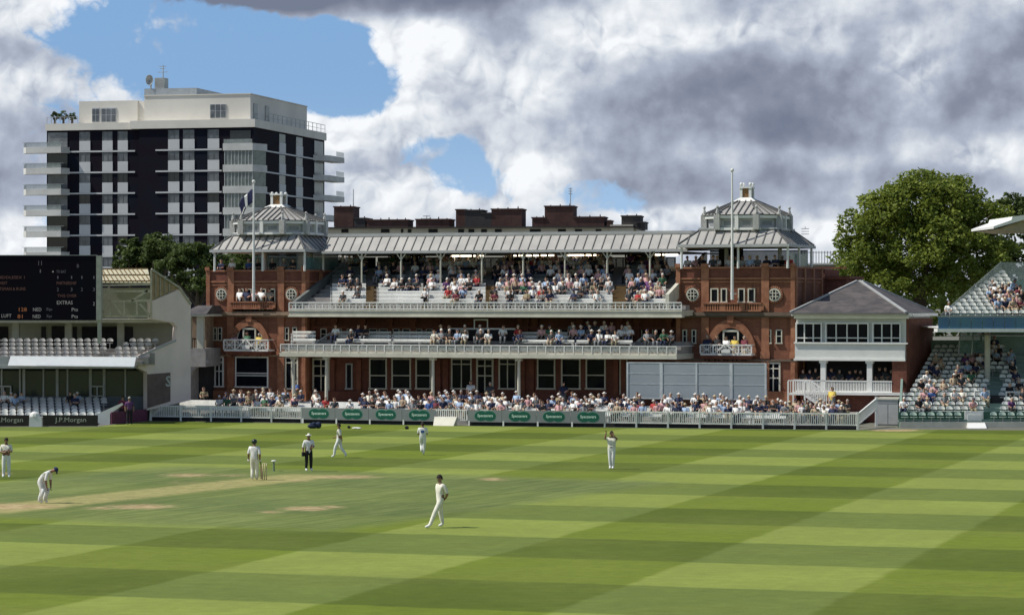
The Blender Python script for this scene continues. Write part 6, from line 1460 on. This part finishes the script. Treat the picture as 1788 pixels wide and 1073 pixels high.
# ---------------- wickets, marker, things lying near the boundary
def wicket(px, py, label):
    x, y = ground(px, py); r = empty('wicket', (x, y, 0), R(-27), label, 'wicket', 'wickets on the pitch'); wd = mat('stump_wood', (.62, .52, .33), .5)
    for s_ in (-.098, 0, .098): b = MB(); b.tube((s_, 0, 0), (s_, 0, .71), .019, .018, 8); b.build('stump', wd, r, True)
    for s_ in (-.05, .05): b = MB(); b.tube((s_ - .046, 0, .722), (s_ + .046, 0, .722), .011, .011, 6); b.build('bail', wd, r)
wicket(462, 837, 'three wooden stumps beside the batsman who holds the low bat')
x, y = ground(478, 822); r = empty('marker_post', (x, y, 0), 0, 'small pale post with a white disc top between batsman and umpire', 'marker'); b = MB(); b.tube((0, 0, 0), (0, 0, .44), .05, .04, 8); b.build('post', mat('pale_green', (.20, .26, .18), .7), r); b = MB(); b.ball((0, 0, .47), .13, .13, .045, 0, 12, 6); b.build('disc', M['white'], r, True)
x, y = ground(549, 747.5); r = empty('kit_bag', (x, y, 0), .2, 'dark navy kit bag dropped on the grass in front of the grey boards', 'bag'); b = MB(); b.ball((-.1, 0, .15), .34, .2, .16, 0, 12, 8); b.ball((.25, .03, .2), .2, .18, .21, 0, 10, 8); b.ball((-.05, -.05, .3), .14, .12, .1, 0, 8, 6); b.build('bag_body', CL['navy'], r, True); b = MB(); b.bar((-.3, -.1, .3), (.1, -.12, .36), .04, .03); b.build('strap', CL['blue'], r)
def lying(name, px, py, lab, cat_, c, s_):
    x, y = ground(px, py); b = MB(); b.ball((0, 0, s_[2]), *s_, 0, 10, 6); b.ball((s_[0] * .5, -s_[1] * .3, s_[2] * .8), s_[0] * .7, s_[1] * .8, s_[2] * .8, 0, 10, 6); o = b.build(name, c, None, True); o.location = (x, y, 0); tag(o, lab, cat_)
lying('helmet', 609, 747.5, 'small dark cap lying just left of the white towel', 'cap', CL['black'], (.10, .1, .09))  # stands for a dark cap dropped on the grass, not a helmet
lying('white_towel', 622, 748.5, 'crumpled white towel lying on the grass below the boards', 'towel', CL['white'], (.28, .16, .06))
lying('dark_ball_bag', 710, 749, 'small dark round bag on the grass left of the running fielder', 'bag', CL['black'], (.12, .12, .11))
def steward(px, py, top, hair, label, sitting=False):
    me = skin_body('person', pose(), BONES, 1); x, y = ground(px, py)
    for m_ in (SKIN['brown'], CL[top], CL['black'], CL['black']): me.materials.append(m_)
    o = link_mesh('person', me, None, (x, y, 0), .3); tag(o, label, 'person'); hair_mesh(STAND).build('hair', HAIR[hair], o, True)
steward(226, 741, 'purple', 'grey', 'steward in a purple jacket standing at the purple banner')
steward(214, 738.5, 'maroon', 'dark', 'dark haired steward in a maroon top behind the purple banner')

# ---------------- spectators
def seat_pose(v):
    lean = (.0, .06, -.05, .02, .0, .09)[v]; armx = (.0, .05, .1, -.04, .12, 0)[v]; tw = (.0, .04, -.04, .02, -.02, .03)[v]
    J = dict(pelvis=(0, .02, .10, (.15, .12)), spine=(0, .04 - lean * .3, .28, (.14, .11)), chest=(tw * .3, .05 - lean, .50, (.165, .115)), neckb=(tw * .5, .05 - lean * 1.3, .62, .07), neck=(tw * .6, .04 - lean * 1.4, .68, .05), head=(tw, .02 - lean * 1.5, .80, (.085, .10)), crown=(tw, .03 - lean * 1.5, .875, .075),
             shL=(.20, .05 - lean, .56, .062), elL=(.25 + armx * .3, -.04 - lean, .32, .045), wrL=(.16 - armx, -.25, .24 + abs(armx), .032), haL=(.12 - armx, -.32, .23 + abs(armx), .034), shR=(-.20, .05 - lean, .56, .062), elR=(-.25, -.05 - lean, .32, .045), wrR=(-.15, -.26, .22, .032), haR=(-.11, -.33, .21, .034),
             hiL=(.09, -.02, .08, .09), knL=(.13 + tw, -.44, .09, .065), anL=(.12, -.42, -.32, .045), toL=(.13, -.56, -.37, .038), hiR=(-.09, -.02, .08, .09), knR=(-.13, -.44, .09, .065), anR=(-.12, -.40, -.32, .045), toR=(-.13, -.54, -.37, .038))
    return J
def with_head(me, J, kind):
    b = hair_mesh(J, hat=(kind == 'hat'), cap=(kind == 'cap')); bm_ = bmesh.new(); bm_.from_mesh(me); o = [bm_.verts.new(v) for v in b.v]
    for q in b.f:
        try: fc = bm_.faces.new([o[i] for i in q]); fc.material_index = 4; fc.smooth = True
        except ValueError: pass
    bm_.to_mesh(me); bm_.free()
    for k in ('pale', ): me.materials.append(SKIN['pale'])
    for k in ('white', 'grey', 'black'): me.materials.append(CL[k])
    me.materials.append(HAIR['grey']); me.update(); return me
SP = []
for v in range(6):
    for kind in ('hair', 'hat', 'cap'):
        if (v > 2 and kind == 'cap') or (v in (1, 4) and kind == 'hat'): continue
        J = seat_pose(v); SP.append((with_head(skin_body('spectator', J, BONES, 0 if v % 2 else 0), J, kind), kind))
SP_STAND = with_head(skin_body('spectator', pose(elL=(.27, -.05, 1.2), wrL=(.12, -.2, 1.1), haL=(.08, -.25, 1.1)), BONES, 0), STAND, 'hair')
TOPS = ['white'] * 16 + ['light blue'] * 8 + ['navy'] * 9 + ['pale pink'] * 5 + ['grey'] * 4 + ['black'] * 8 + ['beige'] * 3 + ['red', 'blue', 'green', 'purple', 'khaki', 'dark grey', 'dark grey', 'dark grey', 'cream', 'cream', 'maroon']
HATW = {'hair': [('dark', 'dark hair'), ('brown', 'brown hair'), ('grey', 'grey hair'), ('grey', 'grey hair')], 'hat': [('white', 'white sun hat'), ('straw', 'straw hat'), ('white', 'white sun hat')], 'cap': [('navyc', 'navy cap'), ('white', 'white cap')]}
rs = random.Random(21)
NSP = [0]
def spectator(wv, rz, seat_label, group, stand=False, top=None):
    me, kind = (SP_STAND, 'hair') if stand else rs.choice(SP); top = top or rs.choice(TOPS); hk, hl = rs.choice(HATW[kind]); trs = rs.choice(['navy', 'beige', 'grey', 'black', 'khaki', 'dark grey']); sk = 'pale' if rs.random() < .85 else 'brown'
    o = bpy.data.objects.new('person', me); col.objects.link(o); o.location = wv; o.rotation_euler = (0, 0, rz + rs.uniform(-.35, .35)); s_ = rs.uniform(.86, 1.0); o.scale = (s_, s_, s_)
    for i, m_ in enumerate((SKIN[sk], CL[top], CL[trs], CL['black'], HAIR[hk])): o.material_slots[i].link = 'OBJECT'; o.material_slots[i].material = m_
    NSP[0] += 1
    return tag(o, '%s top, %s, %s' % (top, hl, seat_label), 'person', group)
def nth(n): return '%d%s' % (n, 'th' if 10 <= n % 100 <= 20 else {1: 'st', 2: 'nd', 3: 'rd'}.get(n % 10, 'th'))
def dens(px, table):
    for a, b, d in table:
        if a <= px < b: return d
    return 0
mass = {}
def to_mass(wv, rz):
    me, kind = rs.choice(SP); top = rs.choice(TOPS); mass.setdefault('x', []).append((me, wv, rz + rs.uniform(-.3, .3), top, rs.choice(HATW[kind])[0], rs.choice(['navy', 'grey', 'black'])))
# ground terrace: column ranges with how full each row is
TG = [(322, 380, .12), (380, 440, .35), (440, 500, .9), (500, 560, .55), (560, 640, .5), (640, 760, .78), (760, 860, .9), (860, 960, .62), (960, 1060, .8), (1060, 1130, .8), (1130, 1180, .35), (1180, 1300, .75), (1300, 1345, .6), (1345, 1490, .93)]
for r_, (v, z) in enumerate(ROWS_G[:6]):
    u = F.u(330, v); n = 0; first = r_ < 4
    while u < F.u(1488, v):
        wv = F.world(u, v + .05, z + .43); px = PXC + wv.x / wv.y * FPX
        d = dens(px, TG) * (.5, .7, .78, .68, .6, .5)[r_]
        if r_ < 1 and px > 1390: d = .7
        if rs.random() < d and not (r_ >= 4 and px > 1372) and not (r_ == 0 and 765 < px < 815):
            n += 1
            if r_ in (1, 2, 3): spectator(wv, F.rz, '%s from left in %s terrace row' % (nth(n), ORD[r_]), 'spectators on the ground terrace')
            elif r_ == 0 and n % 2: spectator(wv, F.rz, '%s from left in front terrace row' % nth((n + 1) // 2), 'spectators on the ground terrace')
            else: to_mass(wv, F.rz)
        u += .56
for px, top in ((822, 'white'), (984, 'navy'), (516, 'blue'), (856, 'dark grey')):
    wv = F.world(F.u(px, -3), -3, DECK + .05); spectator(wv, F.rz, {822: 'standing by the centre windows', 984: 'standing left of the sight screen', 516: 'standing by the first balcony column', 856: 'standing at the middle door'}[px], 'spectators standing on the terrace', True, top)
# lower balcony
TLb = [(575, 600, .8), (600, 640, .55), (640, 660, .3), (690, 700, .5), (748, 790, .8), (790, 800, .3), (800, 815, .4), (833, 860, .4), (875, 890, .3), (900, 985, .7), (985, 1010, .6), (1010, 1100, .85), (1118, 1180, .45)]
for r_, (v, z) in enumerate(ROWS_L):
    u = F.u(508, v); n = 0
    while u < F.u(1178, v):
        wv = F.world(u, v + .05, z + .43); px = PXC + wv.x / wv.y * FPX
        if rs.random() < dens(px, TLb) * (.8, .75, .55)[r_]:
            n += 1
            if r_ < 1: spectator(wv, F.rz, '%s from left in %s lower balcony row' % (nth(n), ORD[r_]), 'spectators on the lower balcony')
            else: to_mass(wv, F.rz)
        u += .56
# upper deck
TU = [(590, 636, .6), (655, 690, .6), (690, 720, .5), (720, 760, .85), (760, 845, .8), (845, 864, .2), (864, 880, .85), (880, 960, .9), (960, 1000, .8), (1000, 1068, 1), (1096, 1165, 1)]
for r_, (v, z) in enumerate(ROWS_U):
    u = F.u(585, v); n = 0
    while u < F.u(1165, v):
        wv = F.world(u, v + .05, z + .43); px = PXC + wv.x / wv.y * FPX
        if rs.random() < dens(px, TU) * (.45, .6, .6, .6, .6, .6, .75, .8, .8, .7, .6)[r_]:
            n += 1
            if r_ < 2: spectator(wv, F.rz, '%s from left in %s upper deck row' % (nth(n), ORD[r_]), 'spectators on the upper deck')
            else: to_mass(wv, F.rz)
        u += .56
# tower galleries and the small arched balconies, annex veranda
def group_line(px0, px1, py, V, n, rel, lab, grp):
    for i in range(n):
        px = px0 + (px1 - px0) * (i + .5) / n + rs.uniform(-2, 2); wv = F.world(F.u(px, V), V, F.z(px, py, V)); spectator(wv, F.rz, '%s from the left %s' % (nth(i + 1), lab), grp, True, rel[i % len(rel)])
group_line(413, 478, 545, -.2, 5, ['white', 'navy', 'pale pink', 'white', 'beige'], 'behind the left tower balustrade', 'people behind the left tower balustrade')
group_line(396, 466, 622, -.6, 3, ['pale pink', 'green', 'yellow'], 'on the left arched balcony', 'people on the left arched balcony')
group_line(1228, 1308, 630, -.6, 5, ['navy', 'black', 'white', 'yellow', 'maroon'], 'on the right arched balcony', 'people on the right arched balcony')
for e, (a, b, py, n) in enumerate(((378, 525, 492, 7), (1195, 1385, 489, 14))):
    for i in range(n): px = a + (b - a) * (i + .5) / n + rs.uniform(-4, 4); V = rs.choice([.6, 1.6, 3.0]); to_mass(F.world(F.u(px, V), V, F.z(px, py, 0) + .75), F.rz)
AX = Frame(1480, 179.0, 20.0)
for i, px in enumerate((1402, 1414, 1424, 1452, 1466, 1484, 1494, 1503, 1536, 1546, 1556)):
    wv = AX.world(AX.u(px, 1.4), 1.4, AX.z(1484, 686, 1.4) - .05); spectator(wv, AX.rz, '%s from the left on the annex veranda' % nth(i + 1), 'people on the annex veranda', True, rs.choice(['navy', 'black', 'dark grey', 'light blue', 'navy']))
wv = AX.world(AX.u(1453, -1.2), -1.2, .62); spectator(wv, AX.rz, 'standing below the annex stair', 'people by the annex stair', True, 'yellow')
# right stand
nr = {}
for (A, x, v, z, i) in right_stand.rows:
    wv = A.world(x, v + .03, z + .42); px = PXC + wv.x / wv.y * FPX; py = PYH - (wv.z - HC) / wv.y * FPX
    if i >= 100: d = .75 if (1722 < px < 1790 and 508 < py < 545) else (.5 if px < 1668 and i == 100 else .0)
    else:
        d = .12
        if px < 1625 and i < 5: d = .55
        if 1625 < px < 1680 and i < 4: d = .6
        if 1690 < px and i > 7: d = .75
        if 1640 < px < 1680 and 640 < py < 690: d = .45
        if px > 1740 and i < 5: d = .6
    if rs.random() < d * (1 if i >= 100 else .68):
        k = 'u' if i >= 100 else 'l'; nr[i] = nr.get(i, 0) + 1
        lab = '%s from left in row %d, %s right stand' % (nth(nr[i]), (i % 100) + 1, 'upper' if i >= 100 else 'lower')
        spectator(wv, A.rz, lab, 'spectators in the right stand')
        if x > A.u(1795, v): pass
# a few people in the left stand
for k, (px, r_) in enumerate(((8, 4), (20, 4), (26, 3), (38, 4), (122, 4), (130, 3), (135, 4))):
    v, z = LR1[r_]; wv = LA.world(LA.u(px, v), v, z + .42); spectator(wv, 0, '%s from left in the shaded left stand rows' % nth(k + 1), 'spectators in the left stand')
print('spectators', NSP[0], 'mass', len(mass.get('x', [])))
def build_mass():
    names = [k for k in TOPS]; keys = sorted(set(TOPS)); mats = [SKIN['pale']] + [CL[k] for k in keys] + [HAIR[k] for k in sorted(HAIR)] + [CL['black']]
    hk = sorted(HAIR); V = []; Fc = []; MI = []; off = 0; cache = {}
    for me, wv, rz, top, h, trs in mass['x']:
        if me.name not in cache:
            a = np.empty(len(me.vertices) * 3); me.vertices.foreach_get('co', a); cache[me.name] = (a.reshape(-1, 3), [tuple(p.vertices) for p in me.polygons], [p.material_index for p in me.polygons])
        a, fs, mi = cache[me.name]; c, s_ = math.cos(rz), math.sin(rz); Rm = np.array([[c, -s_, 0], [s_, c, 0], [0, 0, 1]])
        V.append(a @ Rm.T + np.array(wv)); Fc += [tuple(i + off for i in f) for f in fs]; off += len(a)
        mp = {0: 0, 1: 1 + keys.index(top), 2: 1 + keys.index(trs if trs in keys else 'navy'), 3: len(mats) - 1, 4: 1 + len(keys) + hk.index(h)}; MI += [mp[i] for i in mi]
    me = bpy.data.meshes.new('crowd'); me.from_pydata(np.concatenate(V).tolist(), [], Fc)
    for m_ in mats: me.materials.append(m_)
    me.polygons.foreach_set('material_index', MI); me.polygons.foreach_set('use_smooth', [True] * len(Fc)); me.update()
    tag(link_mesh('crowd', me), 'mass of seated spectators filling the shaded rear rows of the pavilion decks', 'crowd', None, 'stuff')
build_mass()
print('OBJECTS', len(bpy.data.objects))
